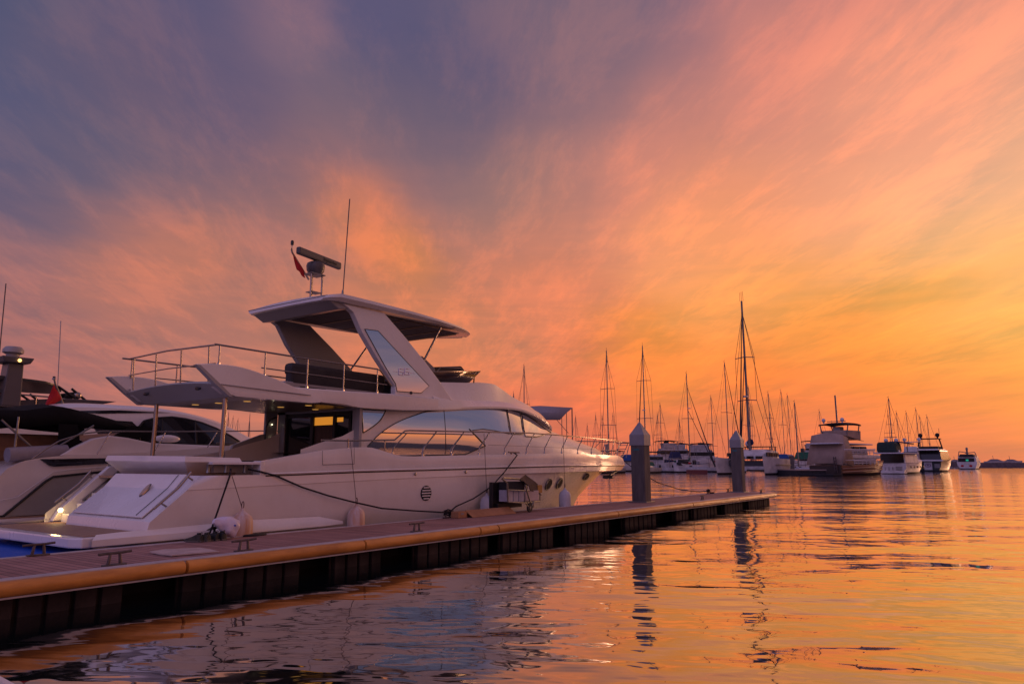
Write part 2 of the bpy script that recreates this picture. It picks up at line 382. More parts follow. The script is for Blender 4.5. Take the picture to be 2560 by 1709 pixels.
# ---------------------------------------------------------------- jetty
DZ, PY0, PY1, PX0, PX1 = 1.0, 11.86, 14.62, 1.0, 43.2
def deck_material():
    m = bpy.data.materials.new('deck_boards'); m.use_nodes = True
    t = m.node_tree; b = t.nodes['Principled BSDF']; b.inputs['Roughness'].default_value = .75
    tc = t.nodes.new('ShaderNodeTexCoord'); sp = t.nodes.new('ShaderNodeSeparateXYZ'); t.links.new(tc.outputs['Object'], sp.inputs[0])
    dvn = t.nodes.new('ShaderNodeMath'); dvn.operation = 'DIVIDE'; dvn.inputs[1].default_value = .145 * S; t.links.new(sp.outputs[0], dvn.inputs[0])
    fr = t.nodes.new('ShaderNodeMath'); fr.operation = 'FRACT'; t.links.new(dvn.outputs[0], fr.inputs[0])
    pp = t.nodes.new('ShaderNodeMath'); pp.operation = 'PINGPONG'; pp.inputs[1].default_value = .5; t.links.new(fr.outputs[0], pp.inputs[0])
    gr = t.nodes.new('ShaderNodeMapRange'); gr.inputs[1].default_value = .02; gr.inputs[2].default_value = .09; t.links.new(pp.outputs[0], gr.inputs[0])
    fl = t.nodes.new('ShaderNodeMath'); fl.operation = 'FLOOR'; t.links.new(dvn.outputs[0], fl.inputs[0])
    wn = t.nodes.new('ShaderNodeTexWhiteNoise'); wn.noise_dimensions = '1D'; t.links.new(fl.outputs[0], wn.inputs['W'])
    n = t.nodes.new('ShaderNodeTexNoise'); n.inputs['Scale'].default_value = 1.3; n.inputs['Detail'].default_value = 8; n.inputs['Roughness'].default_value = .7; t.links.new(tc.outputs['Object'], n.inputs[0])
    mp = t.nodes.new('ShaderNodeMapping'); mp.inputs['Scale'].default_value = (30, 2, 1); t.links.new(tc.outputs['Object'], mp.inputs[0])
    n3 = t.nodes.new('ShaderNodeTexNoise'); n3.inputs['Scale'].default_value = 2; n3.inputs['Detail'].default_value = 4; t.links.new(mp.outputs[0], n3.inputs[0])
    add = t.nodes.new('ShaderNodeMath'); add.operation = 'MULTIPLY_ADD'; add.inputs[1].default_value = .28; t.links.new(wn.outputs[0], add.inputs[0]); t.links.new(n.outputs[0], add.inputs[2])
    add2 = t.nodes.new('ShaderNodeMath'); add2.operation = 'MULTIPLY_ADD'; add2.inputs[1].default_value = .35; t.links.new(n3.outputs[0], add2.inputs[0]); t.links.new(add.outputs[0], add2.inputs[2])
    r = t.nodes.new('ShaderNodeValToRGB'); r.color_ramp.elements[0].position = .45; r.color_ramp.elements[1].position = 1.05
    r.color_ramp.elements[0].color = (.15, .068, .055, 1); r.color_ramp.elements[1].color = (.35, .18, .15, 1); t.links.new(add2.outputs[0], r.inputs[0])
    mx = t.nodes.new('ShaderNodeMix'); mx.data_type = 'RGBA'; mx.inputs[6].default_value = (.035, .022, .02, 1)
    t.links.new(gr.outputs[0], mx.inputs[0]); t.links.new(r.outputs[0], mx.inputs[7]); t.links.new(mx.outputs[2], b.inputs['Base Color'])
    bp = t.nodes.new('ShaderNodeBump'); bp.inputs['Distance'].default_value = .004; t.links.new(gr.outputs[0], bp.inputs['Height']); t.links.new(bp.outputs[0], b.inputs['Normal'])
    return m
alum = mat('aluminium_edge', (.50, .44, .44), .5, var=.25, vscale=4, metal=.3)
tubem = mat('ochre_fender_tube', (.60, .25, .045), .38, var=.35, vscale=2.2, dirt=(.34, .13, .025), stretch=(.6, 2, 2))
slatm = mat('dark_float_slats', (.036, .023, .022), .8, var=.6, vscale=2.0, dirt=(.012, .008, .009), bump=.006, bscale=8)
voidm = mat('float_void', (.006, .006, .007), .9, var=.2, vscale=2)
jt = thing('jetty', 'long narrow jetty with brown deck boards and an ochre rubbing tube along its edge', 'jetty', (20, 13.2, 0))
d = MB(); d.box(((PX0 + PX1) / 2, (PY0 + PY1) / 2, DZ - .05), (PX1 - PX0, PY1 - PY0 - .30, .10)); d.build('deck', deck_material(), jt)
e = MB()
e.box(((PX0 + PX1) / 2, PY0 + .035, DZ - .045), (PX1 - PX0, .23, .11)); e.build('edge_trim', alum, jt, bevel=.008)
e = MB(); e.box(((PX0 + PX1) / 2, PY1 - .06, DZ - .045), (PX1 - PX0, .17, .11)); e.build('edge_trim', alum, jt, bevel=.008)
e = MB(); e.box((PX1 + .05, (PY0 + PY1) / 2, DZ - .045), (.12, PY1 - PY0, .11)); e.build('edge_trim', alum, jt, bevel=.008)
e = MB(); e.box(((PX0 + PX1) / 2, PY0 - .06, .765), (PX1 - PX0, .16, .025)); e.build('lower_rail', alum, jt)
jo = [PX0, 7.07, 11.14, 15.19, 16.0, 23.1, 30.2, 36.4, 43.15]
for a, b in zip(jo[:-1], jo[1:]):
    t = MB(); r = .110; t.tube([(a + .03, PY0 - .09, .885), (b - .03, PY0 - .09, .885)], r, 20)
    t.build('fender_tube', tubem, jt, smooth=50)
t = MB(); t.tube([(43.15, PY0 - .09, .885), (43.30, PY0 - .07, .885), (43.38, PY0 + .05, .885), (43.38, PY1, .885)], .110, 16); t.build('fender_tube', tubem, jt, smooth=50)
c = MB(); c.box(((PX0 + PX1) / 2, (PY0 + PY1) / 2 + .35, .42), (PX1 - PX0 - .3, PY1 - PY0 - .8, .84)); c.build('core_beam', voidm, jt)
# slatted float skirts with dark gaps between the floats
groups = [(1.2, 6.22), (7.17, 9.72), (10.56, 11.96), (13.12, 15.98), (16.62, 19.33), (20.25, 23.02), (24.22, 27.01), (29.0, 30.45), (31.09, 34.03), (35.11, 37.98), (38.9, 42.9)]
for gi, (a, b) in enumerate(groups):
    n = max(2, round((b - a) / .40)); g = MB(); wd = (b - a) / n
    for k in range(n):
        cx = a + wd * (k + .5)
        g.box((cx, PY0 + .20 + .012 * random.uniform(-1, 1), .28), (wd - .075, .10, 1.08), rz=random.uniform(-.02, .02))
    g.box(((a + b) / 2, PY0 + .30, .28), (b - a, .06, 1.06))
    g.build('slatted_float', slatm, jt, bevel=.012)

# square mooring piles with pyramid caps
pilem = mat('weathered_pile', (.105, .088, .082), .75, var=.35, vscale=1.6, stretch=(3, 3, .7), dirt=(.065, .054, .052), bump=.004, bscale=18)
capm = mat('white_cap', (.23, .215, .225), .45, var=.15, vscale=4)
tagm = mat('teal_tag', (.03, .11, .12), .5)
def pile(x, y, w, h, label, base=-1.0, cat='mooring pile', grp='square mooring piles with white caps'):
    p = thing('mooring_pile', label, cat, (x, y, 0), 0, grp)
    m = MB(); m.box((x, y, (base + h) / 2), (w, w, h - base)); m.build('shaft', pilem, p, bevel=.05)
    m = MB(); q = w / 2 + .03
    m.box((x, y, h + .10), (2 * q, 2 * q, .46), top=(1.0, 1.0))
    m.add([(x - q, y - q, h + .33), (x + q, y - q, h + .33), (x + q, y + q, h + .33), (x - q, y + q, h + .33), (x, y, h + .95)], [(0, 1, 4), (1, 2, 4), (2, 3, 4), (3, 0, 4)])
    m.build('cap', capm, p, bevel=.02)
    m = MB(); m.box((x - w / 2 - .004, y + .04, h - .30), (.008, w * .42, .09)); m.build('name_tag', tagm, p)
    m = MB(); m.box((x, y, DZ + .02), (w + .22, w + .22, .05)); m.build('collar', dsteel, p, bevel=.01)
    return p
pile(29.10, 13.58, .64, 3.55, 'tall square mooring pile with white pyramid cap, the nearer of the two through the jetty')
pile(44.05 - 1.2, 13.72, .62, 3.72, 'square mooring pile with white pyramid cap at the far end of the jetty')
# ================================================================ the big white flybridge yacht
YC = 17.4
def interp(x, xs, ys):
    if x <= xs[0]: return ys[0]
    for i in range(1, len(xs)):
        if x <= xs[i]:
            t = (x - xs[i - 1]) / (xs[i] - xs[i - 1]); return ys[i - 1] + t * (ys[i] - ys[i - 1])
    return ys[-1]
def sstep(x, xs, ys):
    # smooth (cubic) interpolation through the points
    if x <= xs[0]: return ys[0]
    if x >= xs[-1]: return ys[-1]
    for i in range(1, len(xs)):
        if x <= xs[i]:
            def sl(k):
                k0, k1 = max(0, k - 1), min(len(xs) - 1, k + 1)
                return (ys[k1] - ys[k0]) / (xs[k1] - xs[k0])
            h = xs[i] - xs[i - 1]; t = (x - xs[i - 1]) / h
            return ((2*t**3-3*t*t+1)*ys[i-1] + (t**3-2*t*t+t)*h*sl(i-1) + (-2*t**3+3*t*t)*ys[i] + (t**3-t*t)*h*sl(i))
def half_h(x, xs, xe, B, p, q):
    u = min(max((x - xs) / (xe - xs), 0), 1)
    return B * (1 - u ** p) ** q
def hull_row(x0, xe, zf, B, p=2.6, q=.8, xs=15.0, n=64, yc=YC):
    out = []
    for i in range(n + 1):
        t = i / n
        t = t + .12 * math.sin(math.pi * t) * (1 if t > 0 else 0)   # denser near the bow
        x = x0 + (xe - x0) * min(1, t)
        if i == n: x = xe
        out.append((x, yc - half_h(x, xs, xe, B, p, q), zf(x)))
    return out
yt = thing('motor_yacht', 'large white flybridge motor yacht moored beside the jetty, 66 on its arch', 'yacht', (20, YC, 0))
zk = lambda x: interp(x, [8, 11.8, 15.5, 21.3, 27, 33], [2.02, 2.11, 2.19, 2.27, 2.30, 2.24])
zkb = lambda x: interp(x, [8, 11.8, 15.5, 21.3, 27, 34.9], [2.03, 2.12, 2.20, 2.28, 2.31, 2.33])
zr = lambda x: interp(x, [8, 11.1, 13.95, 21.3, 24.9, 35.3], [2.36, 2.36, 2.42, 2.51, 2.55, 2.56])
R0 = hull_row(8.3, 28.6, lambda x: -.35, 1.7, 2.0, 1.0)
R1 = hull_row(8.1, 30.2, lambda x: interp(x, [8, 24, 30.2], [1.10, 1.10, 1.10]), 2.36, 2.2, 1.0)
R2 = hull_row(8.15, 31.0, lambda x: interp(x, [8, 24, 31.2], [1.42, 1.44, 1.50]), 2.44, 2.3, .95)
R3 = hull_row(8.9, 32.7, zk, 2.45, 2.6, .85)
R3b = hull_row(8.9, 34.9, zkb, 2.465, 2.75, .88)
R4 = hull_row(9.2, 35.25, zr, 2.45, 2.8, .88)
hb = MB(); hb.grid([R0, R1, R2, R3, R3b, R4]); 
hb.mirror(YC)
n_ = len(R0)
# raked transom between the two sides
rows = []
for R in (R0, R1, R2, R3, R4):
    p = R[0]; yp0 = 18.62; rows.append([(p[0], p[1] + (yp0 - p[1]) * k / 6, p[2]) for k in range(7)] + [(10.4, yp0, p[2]), (10.4, 2 * YC - p[1] - .05, p[2])])
hb.grid(rows)
hb.build('hull', gel, yt, smooth=28)
zt = lambda x: interp(x, [10.75, 11.09, 12.61, 13.7, 14.2, 14.5, 15.46, 16.2, 21.3, 25, 32.95, 34.3, 35.05, 35.27], [2.67, 2.74, 2.97, 3.07, 3.09, 3.07, 2.86, 2.85, 2.97, 3.05, 3.06, 2.93, 2.74, 2.60])
RR = hull_row(10.75, 35.27, zr, 2.40, 2.8, .88, n=110)
RM = hull_row(10.75, 35.30, lambda x: zr(x) + (zt(x) - zr(x)) * .55, 2.455, 2.8, .88, n=110)
RT = hull_row(10.75, 35.20, zt, 2.42, 2.8, .88, n=110)
RI = [(x - (.02 if i > 100 else 0), y + (.12 if abs(y - YC) > .3 else .0), z) for i, (x, y, z) in enumerate(RT)]
RJ = [(x, y, max(z - .35, 2.3) if x < 14.3 else z - .12) for x, y, z in RI]
bw = MB(); bw.grid([RR, RM, RT, RI, RJ]); bw.mirror(YC); 
bw.build('bulwark', gel, yt, smooth=35)
# the bright rubbing strake
rs = MB(); rs.tube([(x, y - .012, z + .02) for x, y, z in hull_row(10.9, 35.24, zr, 2.45, 2.8, .88, n=90)], .034, 6)
rs.mirror(YC); rs.build('rubbing_strake', gel, yt, smooth=60)
rs = MB(); rs.tube([(x, y - .004, z - .028) for x, y, z in hull_row(10.9, 35.22, zr, 2.45, 2.8, .88, n=90)], .013, 5); rs.mirror(YC)
rs.build('strake_shadow_gap', rubber, yt, smooth=60)
# fore deck and side decks
dk = MB(); rows = []
src = [p for p in RI if p[0] > 13.8]
for f in (1.0, .85, .6, .3, 0.0):
    rows.append([(x, YC - (YC - y) * f, z - .12) for x, y, z in src])
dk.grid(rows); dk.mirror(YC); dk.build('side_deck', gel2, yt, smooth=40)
ck = MB(); ck.box((11.9, YC, 2.30), (5.4, 4.5, .06)); ck.build('cockpit_floor', teak, yt)
# swim platform with its white side skirt
sp_ = MB(); sp_.prism([(6.85, 14.98), (8.5, 14.90), (8.5, 19.9), (6.85, 19.8), (6.72, 19.5), (6.72, 15.25)], 1.0, 1.2, 'z')
sp_.build('swim_platform', gel, yt, bevel=.03)
tk = MB(); tk.prism([(6.95, 15.14), (8.4, 15.14), (8.4, 19.7), (6.95, 19.7)], 1.204, 1.214, 'z'); tk.build('platform_teak', teak, yt)
sk = MB()
sk.grid([[(6.98, 14.86, 1.03), (7.5, 14.84, 1.03), (10.5, 14.86, 1.03), (12.6, 14.88, 1.03), (13.4, 14.93, 1.05)],
         [(6.98, 14.86, 1.15), (7.5, 14.84, 1.16), (10.5, 14.86, 1.17), (12.6, 14.88, 1.16), (13.4, 14.94, 1.08)],
         [(7.12, 15.02, 1.24), (7.6, 15.02, 1.26), (10.5, 14.98, 1.32), (12.6, 14.965, 1.28), (13.4, 14.955, 1.12)]])
sk.build('platform_skirt', gel, yt, smooth=40); sk.v = [Vector((p.x, 2 * YC - p.y, p.z)) for p in sk.v]; sk.build('platform_skirt', gel, yt, smooth=40)
# garage door, hatch line, emblem and grab rails on the raked transom
def tr(y, z, o=.02):       # a point on the transom at lateral y and height z
    return (interp(z, [1.42, 2.05, 2.42], [8.15, 8.9, 9.2]) - o, y, z + o * .6)
gd = MB(); gd.grid([[tr(15.35 + 3.15 * k / 6, z, .035) for k in range(7)] for z in (1.47, 1.8, 2.04, 2.36)]); 
gd.build('garage_door', gel, yt, solid=.03, bevel=.01)
gl = MB(); gl.tube([tr(15.62, 1.5, .06), tr(15.62, 2.05, .06), tr(15.62, 2.34, .06)], .007, 4); gl.build('hatch_seam', rubber, yt)
em = MB(); em.lathe([(.001, 0), (.13, 0), (.15, .03), (.10, .05), (.001, .05)], (0, 0, 0), 20, 'x')
em.xform(Matrix.Translation(tr(16.35, 1.98, .10)) @ Euler((0, math.radians(40), 0)).to_matrix().to_4x4() @ Matrix.Diagonal((1, .55, 1.3, 1)))
em.build('round_emblem', steel, yt, smooth=40)
for y in (15.02, 19.62):
    g = MB(); o = .13
    g.tube([tr(y, 1.60, o), tr(y, 2.04, o), tr(y, 2.36, o)], .028, 8)
    g.tube([tr(y, 1.72, 0), tr(y, 1.72, o)], .02, 6); g.tube([tr(y, 2.26, 0), tr(y, 2.26, o)], .02, 6)
    g.build('grab_rail', steel, yt, smooth=60)
# port stair wing with its framed cut-outs
pw = MB(); pw.prism([(8.20, 1.24), (8.36, 1.52), (9.45, 2.56), (10.1, 2.60), (10.1, 1.24)], 19.55, 19.72); pw.build('stair_wing', gel, yt, bevel=.02)
fr = MB(); fr.tube([(8.85, 19.53, 1.72), (9.72, 19.53, 2.46), (9.98, 19.53, 2.44), (9.98, 19.53, 2.18), (9.5, 19.53, 1.72), (8.85, 19.53, 1.72)], .025, 6)
fr.tube([(9.45, 19.53, 1.72), (9.45, 19.53, 2.24)], .022, 6); fr.build('stair_frame', dsteel, yt, smooth=50)
st = MB()
for k in range(4): st.box((8.55 + .33 * k, 19.2, 1.30 + .24 * k), (.34, .66, .22))
st.build('stair', gel, yt, bevel=.02)
cl_ = MB(); cl_.sphere((8.30, 19.40, 1.50), .055); cl_.build('courtesy_light', mat('stair_lamp', (1, .8, .4), .4, emit=(1.0, .72, .28), es=9), yt)
cl_ = MB(); cl_.sphere((8.55, 18.98, 1.46), .04); cl_.build('courtesy_light', MATS['stair_lamp'], yt)
pld = bpy.data.lights.new('stair_glow', 'POINT'); pl_ = bpy.data.objects.new('stair_glow', pld); col.objects.link(pl_); pld.energy = 1.2; pld.color = (1, .6, .2); pld.shadow_soft_size = .04
pl_.location = Vector((8.16, 19.3, 1.48)) * S
# bench across the stern, quarter wings, bollards
bn = MB(); x0, x1 = 9.02, 10.5
bn.add([(9.40, 15.75, 2.34), (10.6, 15.75, 2.34), (10.6, 18.7, 2.34), (9.40, 18.7, 2.34), (x0, 15.32, 2.66), (x1, 15.32, 2.66), (x1, 18.95, 2.70), (x0, 18.95, 2.70), (x0 + .02, 15.36, 2.79), (x1 - .05, 15.36, 2.76), (x1 - .05, 18.9, 2.80), (x0 + .02, 18.9, 2.83)],
       [(3, 2, 1, 0), (0, 1, 5, 4), (1, 2, 6, 5), (2, 3, 7, 6), (3, 0, 4, 7), (4, 5, 9, 8), (5, 6, 10, 9), (6, 7, 11, 10), (7, 4, 8, 11), (8, 9, 10, 11)])
bn.build('stern_bench', gel, yt, bevel=.015)
for sgn in (-1, 1):
    f = lambda y: YC + sgn * (y - 0)
    q = MB(); q.prism([(9.62, f(2.22)), (10.76, f(2.44)), (10.76, f(1.9)), (9.62, f(1.9))], 2.60, 2.67, 'z'); q.build('quarter_wing', gel, yt, bevel=.015)
    q = MB(); q.box((10.3, YC + sgn * 1.95, 2.52), (1.0, .1, .2)); q.build('quarter_wing_support', gel2, yt)
    for xx in (9.5, 9.95, 10.45):
        q = MB(); q.lathe([(.001, 2.42), (.05, 2.42), (.035, 2.46), (.035, 2.55), (.05, 2.60), (.001, 2.60)], (xx, YC + sgn * 2.25, 0), 10); q.build('bollard', dsteel, yt, smooth=40)
    q = MB(); q.box((10.8, YC + sgn * 2.3, 2.52), (.12, .3, .34)); q.build('bulwark_end', gel, yt, bevel=.02)
for (px_, py_, zb, zt_) in ((10.26, 19.0, 2.82, 4.25), (10.20, 15.75, 2.76, 4.25)):
    q = MB(); q.tube([(px_, py_, zb - .4), (px_, py_, zt_)], .055, 12); q.build('overhang_post', steel, yt, smooth=60)
# cockpit sides and the salon bulkhead
for sgn in (-1, 1):
    y = YC + sgn * 1.93
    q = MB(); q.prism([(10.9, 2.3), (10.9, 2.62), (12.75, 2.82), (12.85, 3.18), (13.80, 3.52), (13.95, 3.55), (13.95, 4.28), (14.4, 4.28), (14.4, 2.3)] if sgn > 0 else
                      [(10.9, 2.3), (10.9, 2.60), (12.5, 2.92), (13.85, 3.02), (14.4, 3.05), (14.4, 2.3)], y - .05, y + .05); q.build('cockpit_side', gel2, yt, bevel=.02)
q = MB(); q.tube([(13.95, 19.26, 2.5), (13.95, 19.26, 3.75), (14.10, 19.26, 4.0), (14.36, 19.26, 4.10)], .022, 6); q.build('door_arch_trim', black, yt, smooth=60)
q = MB(); q.box((13.35, 19.24, 3.02), (.80, .02, .02)); q.box((13.0, 19.24, 2.7), (.02, .02, .64)); q.box((13.75, 19.24, 2.7), (.02, .02, .64)); q.build('locker_trim', black, yt)
for z in (3.42, 3.85):
    q = MB(); q.sphere((14.16, 19.24, z), .018, n=8, m=6); q.build('spot_lamp', mat('tiny_lamp', (1, .9, .7), .4, emit=(1, .85, .55), es=4), yt)
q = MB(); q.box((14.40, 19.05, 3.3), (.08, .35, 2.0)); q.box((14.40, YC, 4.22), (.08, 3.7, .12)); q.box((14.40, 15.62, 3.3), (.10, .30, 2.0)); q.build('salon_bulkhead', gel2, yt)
q = MB(); q.box((14.46, YC, 3.25), (.02, 3.1, 1.86)); q.build('salon_door_glass', dglass, yt)
for y in (18.87, 17.62, 16.62, 15.93):
    q = MB(); q.box((14.42, y, 3.25), (.05, .10 if y != 17.62 else .14, 1.88)); q.build('door_frame', black, yt)
q = MB(); q.box((14.43, YC, 4.10), (.05, 3.1, .12)); q.build('door_frame', black, yt)
q = MB(); q.box((14.445, 17.13, 3.90), (.01, .82, .24)); q.build('lit_window', mat('salon_glow', (.9, .5, .15), .5, emit=(1.0, .36, .03), es=.55), yt)
q = MB(); q.box((14.445, 16.40, 3.92), (.01, .26, .13)); q.build('lit_window', MATS['salon_glow'], yt)
q = MB(); q.box((14.447, 17.13, 3.3), (.008, .80, .9)); q.build('salon_interior', mat('salon_wood', (.09, .035, .015), .4, var=.5, vscale=5, stretch=(1, 2, .6)), yt)

# ---- deckhouse side surface
def xe_s(z): return interp(z, [2.7, 3.07, 3.39, 3.63, 4.04, 4.48, 4.83, 5.17], [34.3, 33.17, 32.02, 30.42, 27.86, 26.9, 26.2, 25.5])
def hs(x, z):
    xe = xe_s(z); d_ = z - 2.9; W = 1.70 + .045 * d_ - .054 * d_ * d_; u = min(max((x - 18) / (xe - 18), 0), 1)
    return W * (1 - u ** 2.6) ** (1 / 1.5)
zl = [2.72, 2.85, 3.0, 3.2, 3.4, 3.6, 3.75, 3.9, 4.04, 4.2, 4.35, 4.5, 4.7]
ds = MB(); rows = []
for z in zl:
    xe = xe_s(z); x0 = interp(z, [2.7, 3.05, 3.1, 3.3, 3.62, 3.9, 4.7], [12.5, 12.5, 12.6, 13.7, 14.42, 14.42, 14.42]); r = []
    for i in range(61):
        t = i / 60; t = 1 - (1 - t) ** 1.5
        x = x0 + (xe - x0) * t; r.append((x, YC - hs(x, z), z))
    rows.append(r)
ds.grid(rows); ds.mirror(YC); ds.build('deckhouse', gel, yt, smooth=40)
def surf_panel(poly, f, off, name, m, parent=yt, solid=0, yc=YC, side=-1, mir=False, step=.25):
    """a flat outline (x, z) laid on the curved side y = yc - f(x, z)"""
    bm = bmesh.new(); vs = [bm.verts.new((x, 0, z)) for x, z in poly]; bm.faces.new(vs)
    xs = [p[0] for p in poly]; zs = [p[1] for p in poly]
    x = min(xs) + step
    while x < max(xs):
        bmesh.ops.bisect_plane(bm, geom=bm.verts[:] + bm.edges[:] + bm.faces[:], plane_co=(x, 0, 0), plane_no=(1, 0, 0)); x += step if x < 23.5 else .1
    z = min(zs) + .2
    while z < max(zs):
        bmesh.ops.bisect_plane(bm, geom=bm.verts[:] + bm.edges[:] + bm.faces[:], plane_co=(0, 0, z), plane_no=(0, 0, 1)); z += .2
    bmesh.ops.triangulate(bm, faces=bm.faces)
    mb = MB(); idx = {v: i for i, v in enumerate(bm.verts)}
    mb.add([(v.co.x, yc + side * (f(v.co.x, v.co.z) + off), v.co.z) for v in bm.verts], [[idx[v] for v in fc.verts] for fc in bm.faces]); bm.free()
    if mir: mb.mirror(yc)
    return mb.build(name, m, parent, smooth=60)
def outline(poly, f, off, r, name, m, parent=yt, yc=YC, side=-1, closed=True, sub=5):
    pts = []
    n = len(poly)
    for i in range(n if closed else n - 1):
        a, b = poly[i], poly[(i + 1) % n]
        for k in range(sub): 
            x, z = a[0] + (b[0] - a[0]) * k / sub, a[1] + (b[1] - a[1]) * k / sub; pts.append((x, yc + side * (f(x, z) + off), z))
    pts.append(pts[0] if closed else (poly[-1][0], yc + side * (f(*poly[-1]) + off), poly[-1][1]))
    mb = MB(); mb.tube(pts, r, 5); return mb.build(name, m, parent, smooth=60)
def curve(pts, k=4):
    xs = list(range(len(pts))); out = []
    for i in range(len(pts) - 1):
        for j in range(k):
            t = i + j / k; out.append((sstep(t, xs, [p[0] for p in pts]), sstep(t, xs, [p[1] for p in pts])))
    out.append(pts[-1]); return out
side_glass = curve([(14.89, 3.13), (15.42, 3.54), (16.24, 3.94), (17.46, 4.31)], 4) + [(18.39, 4.42), (19.94, 4.57), (21.54, 4.66), (22.30, 4.67), (22.30, 3.76), (21.3, 3.84), (20.54, 3.87), (19.78, 3.78), (20.61, 3.27), (19.51, 2.96), (16.19, 2.86)]
fwd_glass = [(22.38, 4.68), (22.6, 4.70), (23.49, 4.64), (23.32, 3.78), (22.40, 3.76)]
ws_glass = [(23.64, 4.63), (24.4, 4.52), (25.06, 4.36), (25.7, 4.17), (26.32, 3.97), (25.31, 3.85), (24.37, 3.71), (23.43, 3.70)]
for s in (-1, 1):
    surf_panel(side_glass, hs, .012, 'side_window', glassm, side=s); outline(side_glass, hs, .014, .014, 'window_trim', black, side=s)
    surf_panel(fwd_glass, hs, .012, 'side_window', glassm, side=s); outline(fwd_glass, hs, .014, .020, 'window_trim', black, side=s)
    surf_panel(ws_glass, hs, .012, 'windscreen', glassm, side=s); outline(ws_glass, hs, .014, .022, 'window_trim', black, side=s)
    outline([(18.39, 4.42), (18.46, 2.93)], hs, .016, .010, 'window_seam', black, side=s, closed=False)
    outline([(19.72, 3.83), (20.66, 3.27), (19.51, 2.955), (16.19, 2.865)], hs, .016, .022, 'window_trim', black, side=s, closed=False)
    aft = [(14.66, 4.21), (15.66, 4.25)] + curve([(15.66, 4.25), (15.38, 3.91), (15.0, 3.67), (14.70, 3.52)], 4)[1:]
    surf_panel(aft, hs, .012, 'aft_quarter_window', glassm, side=s); outline(aft, hs, .014, .018, 'window_trim', black, side=s)
    surf_panel([(14.48, 4.21), (14.64, 4.21), (14.66, 3.53), (14.55, 3.48)], hs, .016, 'pillar_strip', gel, side=s)
    surf_panel([(16.2, 2.87), (18.3, 2.94), (18.3, 3.16), (17.6, 3.26), (16.6, 3.22), (15.7, 3.05)], hs, .014, 'lower_window_band', dglass, side=s) if False else None

# ---- flybridge coaming, roof and cowl
XF = [9.7, 12, 14, 16, 18, 20, 22, 23.5, 25.4, 26.6, 27.75]
HB = [2.1, 2.1, 2.1, 2.08, 1.97, 1.78, 1.62, 1.50, 1.18, .80, .10]
ZB = [4.47, 4.23, 4.20, 4.26, 4.38, 4.56, 4.68, 4.66, 4.40, 4.18, 4.03]
HS_ = [2.08, 2.08, 2.07, 2.03, 1.88, 1.66, 1.44, 1.22, .92, .60, .05]
ZS = [4.60, 4.62, 4.66, 4.71, 4.76, 4.84, 4.95, 4.94, 4.78, 4.42, 4.06]
rf = MB(); rows = []
for i in range(45):
    x = 17.6 + (27.75 - 17.6) * i / 44
    hb_, zb_, hh, zz_ = (sstep(x, XF, A) for A in (HB, ZB, HS_, ZS))
    hc = sstep(x, [17.6, 20, 21.75, 23.35, 25.2, 26.6, 27.75], [1.56, 1.50, 1.30, 1.0, .7, .4, .03])
    zc = sstep(x, [17.6, 18.5, 20, 21.6, 22.2, 23.35, 25.2, 26.6, 27.75], [5.32, 5.38, 5.52, 5.76, 5.66, 5.40, 5.06, 4.58, 4.05])
    zcs = sstep(x, [17.6, 20, 21.6, 22.2, 23.35, 25.2, 26.6, 27.75], [5.30, 5.50, 5.62, 5.52, 5.28, 4.98, 4.52, 4.05])
    rows.append([(x, YC - hh + .35, zb_), (x, YC - hb_, zb_), (x, YC - hb_ - .01, zb_ + .07), (x, YC - hh, zz_), (x, YC - hh + .04, zz_ + .02), (x, YC - (hh * .25 + hc * .75) , zz_ * .35 + zcs * .65), (x, YC - hc, zcs), (x, YC - hc * .5, (zcs + zc) / 2 + (zc - zcs) * .3), (x, YC, zc)])
rf.grid(rows); rf.mirror(YC); rf.build('coachroof', gel, yt, smooth=32)
for s in (-1, 1):
    cm = MB(); rows = []
    for i in range(33):
        x = 9.7 + (17.7 - 9.7) * i / 32
        hb_, hh = sstep(x, XF, HB), sstep(x, XF, HS_)
        zb_ = interp(x, [9.64, 10.05, 12.56, 12.8, 13.6, 14.1, 16, 17.7], [4.47, 4.22, 4.22, 4.27, 4.27, 4.21, 4.25, 4.36])
        zt_ = interp(x, [9.7, 11.4, 12.06, 13.6, 15.5, 17.7], [4.60, 4.60, 4.60, 4.64, 4.71, 4.75])
        rows.append([(x, YC + s * (hb_ - .30), zb_), (x, YC + s * hb_, zb_), (x, YC + s * (hb_ + .01), zb_ + .06), (x, YC + s * (hb_), zt_ - .03), (x, YC + s * hh, zt_), (x, YC + s * (hh - .14), zt_), (x, YC + s * (hh - .16), 4.4)])
    cm.grid(rows); cm.build('fly_coaming', gel, yt, smooth=32)
    w_ = MB(); yo = YC + s * 2.13
    outer = curve([(9.10, 4.88), (9.59, 4.94), (10.33, 4.93), (11.23, 4.76), (12.1, 4.53)], 4) + [(12.35, 4.42), (9.66, 4.46)]
    w_.prism(outer, yo - s * .10, yo); w_.build('wing', gel, yt, bevel=.015)
    w_ = MB(); w_.prism([(9.10, 4.87), (9.20, 4.87), (9.75, 4.47), (10.10, 4.20), (10.0, 4.20), (9.62, 4.46)], yo - s * .14, yo + s * .004); w_.build('wing_edge', gel2, yt)
    q = MB(); q.tube([(12.75, YC + s * 2.115, 4.262), (14.05, YC + s * 2.115, 4.215)], .012, 5); q.build('deck_lamp_strip', steel, yt)
    q = MB(); q.tube([(9.75, YC + s * 2.135, 4.475), (12.4, YC + s * 2.135, 4.42)], .010, 4); q.build('wing_seam', gel2, yt)
fa = MB(); rows = []
for k in range(13):
    y = 15.32 + 4.16 * k / 12; b = 1 - ((y - YC) / 2.08) ** 2
    rows.append([(10.9, y, 4.22), (10.08 + .03 * b, y, 4.21), (9.62 - .03 * b, y, 4.47 + .10 * b), (9.72, y, 4.53 + .10 * b), (10.9, y, 4.52)])
